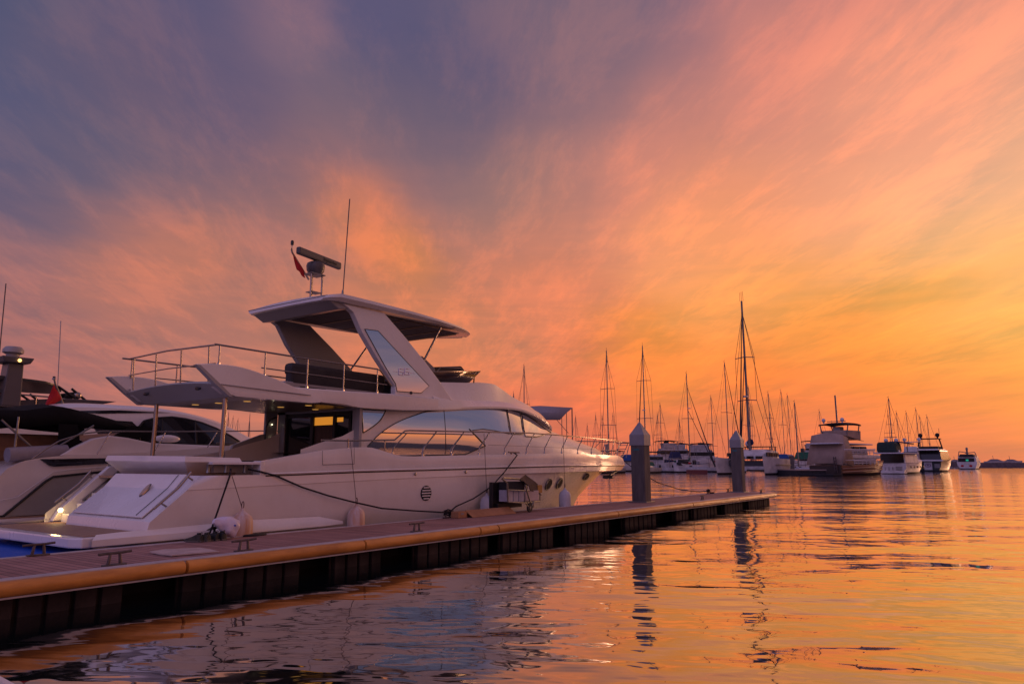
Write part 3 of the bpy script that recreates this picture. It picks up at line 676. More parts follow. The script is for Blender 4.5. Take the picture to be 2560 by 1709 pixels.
fa.grid(rows); fa.build('aft_fascia', gel2, yt, smooth=25)  # shade of the aft face is put into its darker gelcoat
for y in (18.6, 16.2):
    q = MB(); q.sphere((9.74, y, 4.43), .10, (.35, 1.3, .5)); q.build('fascia_lamp', black, yt, smooth=60)
fd = MB(); fd.box((14.0, YC, 4.40), (7.4, 3.96, .10)); fd.build('fly_deck', teak, yt)
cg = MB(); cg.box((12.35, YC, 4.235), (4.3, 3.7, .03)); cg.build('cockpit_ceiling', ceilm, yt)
for (x, y) in ((10.98, 18.33), (11.04, 17.34), (11.16, 16.25), (12.85, 17.11), (12.94, 16.01), (14.0, 17.0)):
    q = MB(); q.lathe([(.001, 4.212), (.085, 4.212), (.10, 4.222)], (x, y, 0), 14); q.build('ceiling_lamp', warm, yt)
# rails round the flybridge
def rail(name, pts, r=.024, m=None, parent=yt): 
    q = MB(); q.tube(pts, r, 8); return q.build(name, m or steel, parent, smooth=60)
ys_, yp_ = 15.37, 19.43
rail('fly_rail', [(9.58, ys_, 5.42), (12.3, ys_, 5.40), (14.9, ys_, 5.40), (15.02, ys_, 5.37), (15.5, ys_, 4.95)])
rail('fly_rail', [(9.45, yp_, 5.41), (12.3, yp_, 5.41), (14.9, yp_, 5.40), (15.5, yp_, 4.95)])
rail('fly_rail', [(9.62, ys_, 5.41), (9.55, YC, 5.44), (9.62, yp_, 5.41)])
rail('fly_rail_mid', [(9.66, ys_ + .05, 4.97), (9.6, YC, 4.99), (9.66, yp_, 4.97)], .017)
rail('fly_rail_mid', [(10.9, ys_, 5.0), (15.3, ys_, 4.97)], .017)
rail('fly_rail_mid', [(10.4, yp_, 4.97), (15.3, yp_, 4.97)], .017)
for y in (ys_, yp_):
    for x, zb in ((9.72, 4.93), (11.0, 4.78), (12.33, 4.60), (13.6, 4.62), (14.9, 4.68)):
        rail('rail_post', [(x, y, zb), (x, y, 5.41)], .02); q = MB(); q.lathe([(.04, zb - .02), (.035, zb + .06), (.022, zb + .08)], (x, y, 0), 8); q.build('post_base', steel, yt)
for y in (19.14, 18.03, 16.86, 15.66):
    rail('rail_post', [(9.66, y, 4.55), (9.62, y, 5.41)], .02)
# ---- hard top
ht = MB(); rows = []
def ht_half(x):
    u = (x - 13.0) / (21.45 - 13.0)
    a = 2.02 * (1 - max(0, (u - .18) / .82) ** 2.7) ** .62
    c = 1 - max(0, (.05 - u) / .05) ** 2 * .14
    return max(.02, a * c)
xs_ = [13.0, 13.05, 13.15, 13.4, 13.9] + [14.5 + .5 * k for k in range(11)] + [19.8, 20.1, 20.4, 20.65, 20.9, 21.1, 21.25, 21.36, 21.43]
for x in xs_:
    h = ht_half(x)
    zt_ = sstep(x, [13.0, 13.3, 14.0, 16, 18, 20, 21.43], [7.30, 7.40, 7.42, 7.42, 7.43, 7.48, 7.56]) ; th_ = sstep(x, [13.0, 13.4, 14.2, 18, 21.43], [.06, .20, .20, .14, .05])
    if x < 13.3: th_ = .10 + (x - 13.0) * .4
    r = []
    for k in range(9):
        f = -1 + 2 * k / 8; r.append((x, YC + h * f, zt_ + .08 * (1 - f * f)))
    e_ = min(.05, h * .2)
    r2 = [(x, YC + h + e_ * .2, zt_ - th_ * .5)] + [(x, YC + (h - .10 * min(1, h)) * (1 - 2 * k / 8), zt_ - th_ + .02 * (1 - (1 - 2 * k / 8) ** 2)) for k in range(9)] + [(x, YC - h - e_ * .2, zt_ - th_ * .5)]
    rows.append(r + r2)
ht.grid(rows, True); ht.f.append(list(range(len(rows[0]))));  m0 = len(rows[0]); ht.f.append([m0 * (len(rows) - 1) + k for k in range(m0)])
ht.build('hard_top', gel, yt, smooth=30)
hl = MB(); hl.box((16.9, YC, 7.222), (5.0, 2.9, .02)); hl.build('sunroof_panel', mat('headliner', (.22, .17, .15), .6, var=.15), yt)
for x in (15.4, 16.5, 17.6, 18.6): 
    q = MB(); q.box((x, YC, 7.205), (.05, 2.7, .02)); q.build('sunroof_slat', black, yt)
q = MB(); q.box((19.45, YC, 7.225), (.16, 2.4, .03)); q.build('sunroof_slat', black, yt)
al = MB(); al.prism([(12.97, 7.31), (13.10, 7.36), (13.9, 7.30), (13.9, 7.08), (13.55, 7.02)], YC - 1.78, YC + 1.78); al.build('hard_top_lip', gel2, yt, bevel=.03)  # down-facing lip, its shade put into the colour
# arch legs
leg = [(13.60, 7.22), (14.30, 6.75)] + curve([(14.85, 6.05), (15.35, 5.35), (15.62, 5.0)], 3) + [(15.75, 4.70), (18.60, 4.76), (18.05, 5.25), (17.15, 5.85), (16.0, 6.60), (15.15, 7.22)]
# straight from photo: aft edge leans forward-down, front edge parallel
leg = [(13.62, 7.20), (14.05, 6.98), (14.46, 6.43), (15.10, 5.58), (15.55, 5.0), (15.80, 4.98), (15.83, 4.70), (18.62, 4.74), (17.95, 5.33), (17.15, 5.83), (16.20, 6.50), (15.25, 7.20)]
leg = [(13.62, 7.20), (14.05, 7.0), (14.44, 6.43), (15.02, 5.80), (15.62, 5.22), (15.86, 4.98), (15.86, 4.70), (18.62, 4.74), (17.95, 5.33), (17.22, 5.90), (16.30, 6.55), (15.30, 7.20)]
for s in (-1, 1):
    y0 = YC + s * 1.80
    q = MB(); q.prism(leg, y0 - s * .16, y0 + s * .04); a_ = q.build('arch_leg', gel if s < 0 else gel2, yt, bevel=.02)  # far leg takes the darker gelcoat, its shade put into the colour
    gp = [(14.50, 6.57), (15.04, 6.60), (17.40, 5.13), (17.02, 4.87), (15.93, 4.84), (15.86, 5.06), (15.38, 5.56)]
    q = MB(); q.prism(gp, y0 + s * .042, y0 + s * .052); q.build('arch_glass', glassm, a_)
    q = MB(); q.tube([(x, y0 + s * .05, z) for x, z in gp + gp[:1]], .012, 5); q.build('glass_trim', black, a_)
    if s < 0:
        def stroke(pts, r=.008): 
            k = MB(); k.tube([(x, y0 + s * .06, z) for x, z in pts], r, 4); return k
        k = MB(); sx, sz = .20, .19
        for i, bx in enumerate((15.98, 16.24)):
            by = 5.36 + .035 * i
            P = lambda u, v: (bx + u * .20, y0 + s * .068, by + v * .19)
            for a, b in (((0, 1), (1, 1)), ((0, 0), (0, 1)), ((0, 0), (1, 0)), ((1, 0), (1, .5)), ((0, .5), (1, .5))):
                k.tube([P(*a), P(*b)], .016, 4)
        k.tube([(15.72, y0 + s * .06, 5.44), (15.93, y0 + s * .06, 5.44)], .009, 4); k.tube([(16.49, y0 + s * .06, 5.47), (16.68, y0 + s * .06, 5.47)], .009, 4)
        k.build('number_66', mat('chrome_letters', (.95, .88, .86), .35), a_)
        k = MB(); k.sphere((16.55, y0 + s * .06, 4.84), .05, n=10, m=8); k.build('navigation_lamp', black, a_)
    rail('roof_strut', [(18.19, YC + s * 1.62, 7.22), (17.11, YC + s * 1.74, 5.75)], .035)
# fly furniture
sf = MB(); sf.box((14.25, 16.35, 4.95), (3.6, .30, .62)); sf.box((14.25, 16.35, 5.22), (3.65, .36, .34)); sf.build('sofa_backrest', sdark, yt, bevel=.10)
sf = MB(); sf.box((14.1, 16.55, 4.66), (3.7, .7, .40)); sf.build('sofa_base', gel2, yt, bevel=.03)
sf = MB(); sf.box((14.1, 18.3, 4.85), (3.2, .6, .5)); sf.build('far_sofa', sdark, yt, bevel=.08)
sf = MB(); sf.box((13.2, 16.16, 4.66), (.9, .02, .18)); sf.build('sofa_grille', black, yt)
vs_ = MB(); vs_.grid([[(17.9, 15.95, 5.32), (20.0, 15.95, 5.52), (20.25, 16.6, 5.56), (20.3, YC, 5.6), (20.25, 18.2, 5.56), (20.0, 18.85, 5.52), (17.9, 18.85, 5.32)],
                     [(17.7, 15.80, 5.64), (20.45, 15.80, 5.95), (20.85, 16.5, 6.0), (20.95, YC, 6.02), (20.85, 18.3, 6.0), (20.45, 19.0, 5.95), (17.7, 19.0, 5.64)]])
vs_.build('wind_deflector', mat('smoked_acrylic', (.05, .03, .025), .06, spec=.7), yt, smooth=30, solid=.02)
rail('deflector_rail', [(17.7, 15.79, 5.65), (20.45, 15.79, 5.96), (20.85, 16.5, 6.01), (20.95, YC, 6.03), (20.85, 18.3, 6.01), (20.45, 19.01, 5.96)], .016)
rail('deflector_stay', [(20.75, 16.3, 5.97), (20.70, 16.3, 5.45)], .025, black)
hm = MB(); hm.prism([(18.0, 5.3), (17.75, 6.10), (18.05, 6.32), (18.35, 6.34), (19.0, 6.0), (19.1, 5.3)], 16.7, 17.3); hm.build('helm_seat', canvas_grey, yt, bevel=.05)
hm = MB(); hm.prism([(19.0, 5.5), (19.35, 6.10), (21.0, 6.32), (21.2, 6.16), (21.0, 5.6)], 17.1, 18.5); hm.build('helm_console', sdark, yt, bevel=.06)
rail('helm_grab_rail', [(18.3, 16.05, 5.70), (18.55, 16.05, 5.92), (19.6, 16.05, 6.0), (19.85, 16.05, 5.88)], .018)
# radar mast
for dx, dy in ((-.16, -.12), (.06, .12), (.26, -.12)):
    rail('mast_pole', [(14.0 + dx, YC + dy, 7.4), (14.0 + dx, YC + dy, 8.42)], .032)
q = MB(); q.box((14.05, YC, 8.42), (.52, .42, .03)); q.build('mast_shelf', dsteel, yt)
q = MB(); q.box((14.05, YC, 7.85), (.38, .3, .025)); q.build('mast_brace', dsteel, yt)
q = MB(); q.lathe([(.001, 8.43), (.20, 8.44), (.27, 8.56), (.285, 8.70), (.26, 8.78), (.18, 8.83), (.08, 8.84), (.07, 8.93)], (14.08, YC, 0), 24); rp = q.build('radar_pedestal', mat('radar_backlit', (.08, .072, .07), .45), yt, smooth=35)  # the scanner's backlit darkness is put into this colour
q = MB(); q.box((0, 0, 0), (2.0, .16, .24)); q.xform(Matrix.Translation((14.22, YC, 8.985)) @ Euler((0, math.radians(0), math.radians(10))).to_matrix().to_4x4()); ra = q.build('radar_array', MATS['radar_backlit'], yt, bevel=.05)
k = text_mb('Raymarine', .15, .003, .003); k.xform(Matrix.Translation((14.22, YC, 8.985)) @ Euler((0, 0, math.radians(10))).to_matrix().to_4x4() @ Matrix.Translation((.42, -.085, 0)) @ Euler((math.radians(90), 0, 0)).to_matrix().to_4x4())
k.build('radar_lettering', black, ra)
rail('flag_staff', [(13.84, YC, 8.22), (13.18, YC, 8.92), (13.15, YC, 9.0), (13.16, YC, 9.18)], .028)
q = MB(); q.lathe([(.001, 9.16), (.045, 9.16), (.05, 9.26), (.03, 9.30), (.001, 9.30)], (13.16, YC, 0), 10); q.build('anchor_light', black, yt, smooth=50)
rail('whip_antenna', [(13.66, 15.62, 7.36), (13.78, 15.62, 10.42)], .016, mat('antenna_dark', (.10, .08, .08), .5)); q = MB(); q.lathe([(.05, 7.36), (.03, 7.6)], (13.66, 15.62, 0), 8); q.build('antenna_mount', dsteel, yt)
# ---- hull fittings
def hh(x): return half_h(x, 15.0, 34.9, 2.465, 2.75, .88)
def hull_y(x, z):   # starboard hull skin between chine and knuckle
    a = half_h(x, 15, 31.0, 2.44, 2.3, .95); b = half_h(x, 15, 32.7, 2.45, 2.6, .85)
    t = (z - 1.44) / (zk(x) - 1.44); return a + (b - a) * t
for x, z, rx, rz_ in ((24.58, 1.84, .27, .235), (25.70, 1.845, .27, .235), (28.99, 2.07, .34, .18)):
    q = MB(); yy = YC - hull_y(x, z); dh = (hull_y(x + .2, z) - hull_y(x - .2, z)) / .4
    ax_ = (hull_y(x + .15, z) - hull_y(x - .15, z)) / .3; az_ = (hull_y(x, z + .1) - hull_y(x, z - .1)) / .2
    nn = Vector((-ax_, -1, -az_)).normalized(); m4 = Matrix.Translation(Vector((x, yy, z)) + nn * .045) @ nn.to_track_quat('-Y', 'Z').to_matrix().to_4x4()
    q.lathe([(.001, -.012), (.80, -.012), (.86, -.03), (1.0, -.03), (1.03, -.01), (1.03, .02)], (0, 0, 0), 24, 'y'); q.xform(m4 @ Matrix.Diagonal((rx, 1, rz_, 1)))
    f_ = q.build('porthole', dsteel, yt, smooth=30)
    q = MB(); q.lathe([(.001, 0), (.80, 0)], (0, 0, 0), 24, 'y'); q.xform(m4 @ Matrix.Translation((0, -.02, 0)) @ Matrix.Diagonal((rx, 1, rz_, 1))); q.build('porthole_glass', rubber, f_)
x, z = 16.69, 1.745
q = MB(); q.lathe([(.001, -.006), (.86, -.006), (.90, -.03), (1.0, -.03), (1.0, .02)], (0, 0, 0), 26, 'y'); q.xform(Matrix.Translation((x, YC - hull_y(x, z), z)) @ Matrix.Diagonal((.235, 1, .225, 1))); vt = q.build('hull_vent', rubber, yt, smooth=30)
for k in range(5):
    zz_ = (k - 2) * .082; w2 = .215 * math.sqrt(max(0, 1 - (abs(zz_) / .215) ** 2)) - .012
    q = MB(); q.box((x, YC - hull_y(x, z) - .035, z + zz_), (2 * w2, .02, .036)); q.build('vent_louvre', gel, vt, bevel=.006)
for x in (16.15, 18.6):
    q = MB(); q.sphere((x, YC - hh(x) - .02, zk(x) + .13), .045, (1.1, .6, 1.1), n=12, m=8); q.build('hull_fitting', steel, yt, smooth=60)
for k in range(4):
    x = 25.85 + .16 * k; q = MB(); q.sphere((x, YC - hh(x) - .008, 2.455), .036 if k else .02, (1, .5, .8), n=10, m=6); q.build('hull_stud', steel, yt, smooth=60)
# side gate in the bulwark
gt = MB(); ring = [(13.12, 2.60), (13.10, 3.0)]
for pts in ([(13.70, 3.06), (13.72, 2.62)], [(13.72, 2.62), (12.62, 2.60)], [(12.62, 2.60), (12.60, 2.96)]):
    gt.tube([(x, YC - 2.462, z) for x, z in pts], .006, 4)
gt.build('bulwark_gate_seam', rubber, yt)
# guard rails
def by(x): return YC - half_h(x, 15.0, 35.20, 2.42, 2.8, .88)
for s in (-1, 1):
    Y = lambda x, i=.05: YC + s * (YC - by(x) - i)
    top = [(12.62, 3.24), (13.6, 3.25), (15.35, 3.32), (15.78, 3.60)] + [(16.0 + .75 * k, 3.62 + .17 * min(1, k / 9)) for k in range(23)]
    pts = [(x, Y(x), z) for x, z in top] + [(33.2, Y(33.2), 3.80), (34.0, Y(34.0), 3.79), (34.7, Y(34.7), 3.78), (35.2, YC + s * .42, 3.76), (35.42, YC, 3.75)]
    rail('guard_rail', pts, .024)
    rail('guard_wire', [(x, Y(x), 3.28 + .01 * (x - 20) / 10) for x in [20 + .7 * k for k in range(20)]], .007, dsteel)
    for x in (13.55, 14.95): rail('stanchion', [(x, Y(x), zt(x) - .02), (x, Y(x), 3.30)], .022)
    for x in (16.6, 18.0, 19.45, 21.0, 22.5, 23.9, 25.4, 27.0, 28.6, 30.2, 31.7, 33.0):
        rail('stanchion', [(x, Y(x), zt(x) - .02), (x + .01, Y(x), zt(x) + .20), (x + .12, Y(x), zt(x) + .32), (x + .62, Y(min(x + .62, 34.5)), 3.62 + .17 * min(1, (x - 16) / 6.75) + (0 if x < 30 else 0))], .020)
        q = MB(); q.lathe([(.045, zt(x) - .02), (.035, zt(x) + .06), (.022, zt(x) + .09)], (x, Y(x), 0), 8); q.build('stanchion_base', steel, yt)
# pulpit ladder at the bow
for y in (-.26, .26): rail('pulpit_ladder_side', [(34.2, YC + y, 2.95), (34.6, YC + y, 3.1), (35.35, YC + y * .8, 3.74)], .022)
for k in range(4): rail('pulpit_rung', [(34.45 + .25 * k, YC - .26, 3.03 + .20 * k), (34.45 + .25 * k, YC + .26, 3.03 + .20 * k)], .018)
for y in (-.8, .8): rail('pulpit_stay', [(34.0, YC + y * .9, 2.95), (34.7, YC + y * .8, 3.77)], .02)
q = MB(); q.box((31.6, YC - .9, 3.32), (.36, .05, .56), ry=-.15); q.build('deck_hatch_lid', canvas_grey, yt, bevel=.02)
q = MB(); q.tube([(34.3, YC, 2.28), (33.6, YC, 2.10), (33.2, YC, 1.92)], .06, 8); q.box((33.35, YC, 1.98), (.12, .55, .14), ry=.5); q.build('anchor', dsteel, yt, smooth=40)
# midship and bow cleats
for x in (21.55, 30.9):
    q = MB(); y = by(x) + .02; q.tube([(x - .14, y, zt(x) - .01), (x - .14, y, zt(x) + .06)], .03, 8); q.tube([(x + .14, y, zt(x) - .01), (x + .14, y, zt(x) + .06)], .03, 8); q.tube([(x - .34, y - .02, zt(x) + .07), (x + .34, y - .02, zt(x) + .07)], .03, 8); q.build('deck_cleat', steel, yt, smooth=50)
# ================================================================ neighbours on the left
def simple_hull(mb, x0, xe, yc, B, zbot, sheer, xs, p=2.4, q=.85, n=34, rake=.6, low=.78):
    top = hull_row(x0, xe, sheer, B, p, q, xs, n, yc)
    mid = hull_row(x0 - .05, xe - rake * .6, lambda x: zbot + (sheer(x) - zbot) * .45, B * .96, p, q, xs, n, yc)
    bot = hull_row(x0, xe - rake * 1.6, lambda x: zbot, B * low, p * .85, 1, xs, n, yc)
    mb.grid([bot, mid, top]); mb.mirror(yc)
    for a, b in ((bot, mid), (mid, top)):
        mb.add([a[0], b[0], (b[0][0], 2 * yc - b[0][1], b[0][2]), (a[0][0], 2 * yc - a[0][1], a[0][2])], [(0, 1, 2, 3)])
    dk_ = [(x, y, z - .03) for x, y, z in top]; mb.grid([dk_, [(x, 2 * yc - y, z) for x, y, z in dk_]])
    return top
YA = 24.2
sa = thing('sport_yacht', 'white sport yacht with black cockpit canopy moored just behind the large flybridge yacht', 'yacht', (14, YA, 0))
h_ = MB(); sheA = lambda x: interp(x, [7.7, 7.9, 8.1, 8.5, 9.1, 10.9, 12, 14.6, 24], [2.2, 2.42, 2.6, 2.75, 2.83, 2.94, 2.99, 3.25, 3.5])
simple_hull(h_, 7.2, 24.5, YA, 2.2, 1.2, lambda x: sheA(x) if x > 7.7 else 2.0, 14, 2.6, .85, 60, 1.2, .96)
simple_hull(h_, 7.2, 23.2, YA, 2.1, -.3, lambda x: 1.2, 14, 2.2, .9, 40, 1.0, .9); h_.build('hull', gel, sa, smooth=30)
ysA = YA - 2.2
q = MB(); q.prism([(8.02, 1.27), (8.95, 2.16), (9.12, 2.27), (10.6, 2.42), (11.8, 2.46), (11.8, 1.25)], ysA - .03, ysA + .04); q.build('hull_panel', mat('panel_grey', (.27, .26, .24), .3, var=.1), sa)
q = MB(); q.tube([(x, ysA - .04, z) for x, z in [(7.8, 1.27), (8.02, 1.27), (8.95, 2.16), (9.12, 2.27), (10.6, 2.42), (11.8, 2.46)]], .035, 6); q.build('panel_gasket', rubber, sa)
q = MB(); q.prism([(8.74, 2.75), (10.9, 2.80), (11.4, 2.79), (11.3, 2.73), (10.9, 2.66), (9.12, 2.55), (9.0, 2.57)], ysA - .05, ysA + .03); q.build('slot_window', dglass, sa)
q = MB(); q.tube([(x, ysA - .03, z) for x, z in [(7.6, 1.62), (8.3, 1.75), (9.1, 2.40), (9.5, 2.46), (11.2, 2.60)]], .012, 5); q.build('hull_crease', gel, sa)
q = MB(); q.box((8.2, YA - 1.4, 1.16), (2.6, 2.0, .1)); q.build('swim_platform', gel, sa, bevel=.02); q = MB(); q.box((8.4, YA - 1.95, 1.222), (2.0, .9, .02)); q.build('platform_teak', teak, sa)
def hsA(x, z): 
    u = min(max((x - 12.5) / (18.2 - (z - 3.0) * 1.6 - 12.5), 0), 1); return (1.62 - .28 * (z - 3.0)) * (1 - u ** 2.2) ** .6
c_ = MB(); rows = []
for i in range(41):
    x = 8.7 + (17.6 - 8.7) * i / 40
    zc = sstep(x, [8.7, 9.73, 11.17, 12.95, 14.75, 15.75, 16.62, 17.6], [4.12, 4.42, 4.50, 4.47, 4.20, 3.87, 3.55, 3.2])
    zs_ = zc - .16; zb = 3.95 if x < 11.6 else interp(x, [11.6, 12.3, 17.6], [3.95, 3.2, 3.0]); zb = min(zb, zs_ - .02)
    w1 = hsA(x, zs_); wb = hsA(x, zb)
    rows.append([(x, YA - wb, zb), (x, YA - (w1 * .5 + wb * .5) - .01, (zb + zs_) / 2), (x, YA - w1, zs_), (x, YA - w1 * .8, zc - .05), (x, YA - w1 * .4, zc), (x, YA, zc)])
c_.grid(rows); c_.mirror(YA); c_.build('cabin_roof', gel, sa, smooth=35)
wA = [(11.75, 3.75), (11.95, 3.98), (12.35, 4.10), (12.9, 4.16), (13.4, 4.13), (14.0, 4.03), (14.6, 3.86), (15.2, 3.62), (15.6, 3.42), (15.0, 3.28), (12.1, 3.25), (11.8, 3.32)]
surf_panel(wA, hsA, .03, 'side_window', dglass, sa, yc=YA); outline(wA, hsA, .035, .03, 'window_frame', black, sa, yc=YA)
surf_panel([(9.6, 4.16), (11.2, 4.28), (12.9, 4.30), (11.4, 4.20), (10.6, 4.14)], hsA, .03, 'roof_stripe', dglass, sa, yc=YA)
for x in (12.55, 13.75): outline([(x, 4.1), (x - .05, 3.3)], hsA, .04, .025, 'window_pillar', black, sa, yc=YA, closed=False)
q = MB(); q.prism([(9.35, 2.85), (9.72, 3.10), (10.2, 3.36), (10.69, 3.46), (11.23, 3.41), (12.0, 3.27), (16.5, 3.2), (17.5, 3.1), (17.5, 2.85)], ysA + .25, ysA + .45); q.build('cockpit_coaming', gel, sa, bevel=.04)
cp = MB(); rows = []
for i in range(15):
    x = 6.2 + (11.5 - 6.2) * i / 14; zt_ = sstep(x, [6.2, 7.94, 8.52, 9.28, 10.11, 11.5], [4.0, 4.13, 4.16, 4.32, 4.20, 3.88]); d_ = sstep(x, [6.2, 8, 9.5, 11.5], [.42, .50, .58, .30])
    rows.append([(x, YA - 1.62, zt_ - d_), (x, YA - 1.66, zt_ - d_ * .5), (x, YA - 1.55, zt_ - .08), (x, YA - .8, zt_ + .02), (x, YA, zt_ + .05), (x, YA + .8, zt_ + .02), (x, YA + 1.55, zt_ - .08), (x, YA + 1.62, zt_ - d_)])
cp.grid(rows); cp.build('cockpit_canopy', mat('black_canvas', (.008, .008, .009), .95, var=.2, bump=.01, bscale=6, spec=.15), sa, smooth=50, solid=.04)
q = MB(); q.prism([(9.35, 3.76), (9.85, 3.76), (9.95, 3.32), (10.25, 3.14), (10.9, 3.46), (11.4, 3.80), (12.2, 3.75), (11.6, 3.35), (10.9, 3.25), (10.4, 3.0), (9.9, 2.82), (9.4, 2.82)], ysA + .50, ysA + .54); q.build('canopy_side', MATS['black_canvas'], sa)
q = MB(); q.prism([(9.9, 3.45), (11.6, 3.62), (11.4, 3.35), (10.6, 3.42), (10.1, 3.2)], ysA + .56, ysA + .58); q.build('clear_panel', mat('clear_vinyl', (.33, .24, .2), .15, spec=.8), sa)
q = MB(); q.box((8.9, YA + .4, 3.1), (2.6, 1.2, .8)); q.build('cockpit_lounge', teak, sa, bevel=.1)
q = MB(); q.tube([(8.1, ysA + .4, 2.86), (9.6, ysA + .5, 2.98)], .20, 12); q.build('rolled_cover', canvas_grey, sa, smooth=50)
for a, b in (((7.9, 3.8), (8.9, 2.9)), ((8.3, 3.9), (8.28, 2.7)), ((10.3, 3.75), (9.2, 3.0))):
    rail('canopy_pole', [(a[0], ysA + .5, a[1]), (b[0], ysA + .45, b[1])], .03, dsteel, sa)
ptsA = [(8.58, 2.76), (8.9, 3.04), (9.23, 3.27), (9.8, 3.48), (10.41, 3.58), (12, 3.62), (15.8, 3.79), (22.5, 4.0)]
rail('guard_rail', [(x, YA - min(2.15, half_h(x, 14, 24.5, 2.2, 2.6, .85) - .05), z) for x, z in ptsA], .022, steel, sa)
for x in (10.6, 12.3, 14.1, 16): rail('stanchion', [(x - .35, ysA + .07, sheA(x) - .05), (x, ysA + .07, interp(x, [8.58, 10.41, 15.8, 22.5], [2.76, 3.58, 3.79, 4.0]))], .018, steel, sa)
q = MB(); q.sphere((12.55, ysA + .42, 3.42), .13, (3.4, 1, 1)); q.build('deck_bolster', gel, sa, smooth=60)
# flag at the sport yacht's stern
def cloth(name, P, label, cat, m=redm, wav=.05):
    """a hanging cloth through a small grid of points"""
    q = MB(); R_ = []
    nu, nv = 8, 8
    a, b, c, d = [Vector(p) for p in P]
    for i in range(nu + 1):
        r = []
        for j in range(nv + 1):
            u, v = i / nu, j / nv
            p = a * (1 - u) * (1 - v) + b * u * (1 - v) + c * u * v + d * (1 - u) * v
            r.append(p + Vector((.3, 1, 0)) * wav * math.sin(u * 7 + v * 3) * (.3 + v))
        R_.append(r)
    q.grid(R_); o = q.build(name, m, smooth=70, solid=.006); return tag(o, label, cat)
q = MB(); q.tube([(10.02, 24, 4.45), (9.74, 24, 5.05), (9.70, 24, 5.18)], .03, 8); q.lathe([(.001, 5.16), (.055, 5.17), (.055, 5.21), (.03, 5.23), (.05, 5.26), (.001, 5.28)], (9.69, 24, 0), 10)
tag(q.build('flag_staff', dsteel, smooth=50), 'short leaning flag staff with a dark knob on the sport yacht roof', 'flag staff')
cloth('flag', [(9.69, 23.97, 5.02), (9.97, 23.97, 4.58), (9.62, 23.9, 4.36), (9.46, 23.9, 4.30)], 'red flag drooping from the staff above the black cockpit canopy', 'flag')
cloth('flag', [(13.17, YC - .04, 8.86), (13.62, YC - .04, 8.45), (13.62, YC - .1, 8.20), (13.30, YC - .1, 8.40)], 'red flag hanging beside the radar mast of the large flybridge yacht', 'flag', wav=.03)

YB = 32.2
sb = thing('radar_tower_yacht', 'motor yacht with grey radar tower and long dark hard top at the left edge', 'yacht', (14, YB, 0))
h_ = MB(); simple_hull(h_, 4, 24, YB, 2.2, -.3, lambda x: interp(x, [4, 24], [3.2, 3.9]), 14); h_.build('hull', gel, sb, smooth=30)
q = MB(); q.box((11.5, YB, 4.0), (8, 3.4, 1.4), top=(.9, .9)); q.build('deckhouse', gel, sb, bevel=.1)
q = MB(); q.prism([(9.0, 4.72), (13.0, 4.72), (14.6, 5.16), (12.6, 5.14), (11.0, 4.95), (9.0, 4.95)], YB - 2.1, YB + 2.1); q.build('flybridge_coaming', mat('deep_grey', (.06, .055, .06), .3), sb, bevel=.03)
q = MB(); q.prism([(9.0, 4.95), (10.4, 5.0), (10.4, 5.35), (9.0, 5.35)], YB - 1.9, YB + 1.9); q.build('seat_back', canvas_grey, sb, bevel=.05)
tg = mat('tower_grey', (.10, .09, .09), .4, var=.1)
q = MB(); q.prism([(10.42, 4.7), (11.04, 4.7), (11.0, 6.28), (10.5, 6.28)], YB - 2.35, YB - 1.75); q.build('radar_tower', tg, sb, bevel=.04)
q = MB(); q.box((10.72, YB - 2.05, 6.38), (.84, 1.0, .22), top=(1.25, 1.1)); q.build('tower_head', tg, sb, bevel=.04)
q = MB(); q.lathe([(.001, 6.5), (.20, 6.5), (.22, 6.62), (.34, 6.68), (.34, 6.80), (.26, 6.90), (.001, 6.92)], (10.7, YB - 2.05, 0), 18); q.build('radar_dome', gel2, sb, smooth=40)
q = MB(); q.sphere((10.75, YB - 2.6, 6.36), .06); q.build('tower_lamp', mat('amber_lamp', (1, .7, .3), .4, emit=(1, .55, .15), es=3), sb)
q = MB(); rows = []
for i in range(13):
    x = 8.0 + (13.1 - 8.0) * i / 12; hw = 2.2 * (1 - max(0, (x - 11.5) / 1.65) ** 2.5 * .8); zt_ = interp(x, [8, 10.3, 12, 13.1], [5.9, 5.86, 5.78, 5.60])
    rows.append([(x, YB - hw, zt_ - .06), (x, YB, zt_), (x, YB + hw, zt_ - .06), (x, YB + hw, zt_ - .24 + .14 * i / 12), (x, YB - hw, zt_ - .28 + .2 * i / 12)])
q.grid(rows, True); q.build('hard_top', mat('dark_hardtop', (.03, .035, .035), .35), sb, smooth=30)
for y in (YB - 1.9, YB + 1.9):
    for a, b in (((12.4, 5.6), (13.2, 5.1)), ((12.9, 5.55), (13.5, 5.1)), ((9.0, 5.7), (9.4, 4.9))): rail('hardtop_strut', [(a[0], y, a[1]), (b[0], y, b[1])], .05, black, sb)
rail('fly_rail', [(8.5, YB - 2.15, 5.2), (12.2, YB - 2.15, 5.14), (12.6, YB - 2.15, 5.1)], .03, steel, sb)
for x in (9.3, 10.4, 11.6): rail('rail_post', [(x, YB - 2.15, 4.8), (x, YB - 2.15, 5.15)], .022, steel, sb)
q = MB(); q.sphere((13.15, YB - 1.9, 5.30), .14, (1, .6, 1)); q.build('search_light', steel, sb, smooth=60)
q = MB(); q.prism([(12.7, 5.12), (12.9, 5.4), (13.2, 5.48), (13.3, 5.3), (13.0, 5.12)], YB - 1.6, YB - .9); q.build('helm_console', black, sb, bevel=.03)
rail('whip_antenna', [(10.26, 30.1, 6.40), (10.19, 30.1, 9.21)], .02, MATS['antenna_dark'], sb); rail('whip_antenna', [(12.31, 30.1, 5.6), (12.17, 30.1, 8.13)], .018, mat('pale_antenna', (.4, .36, .36), .5), sb)

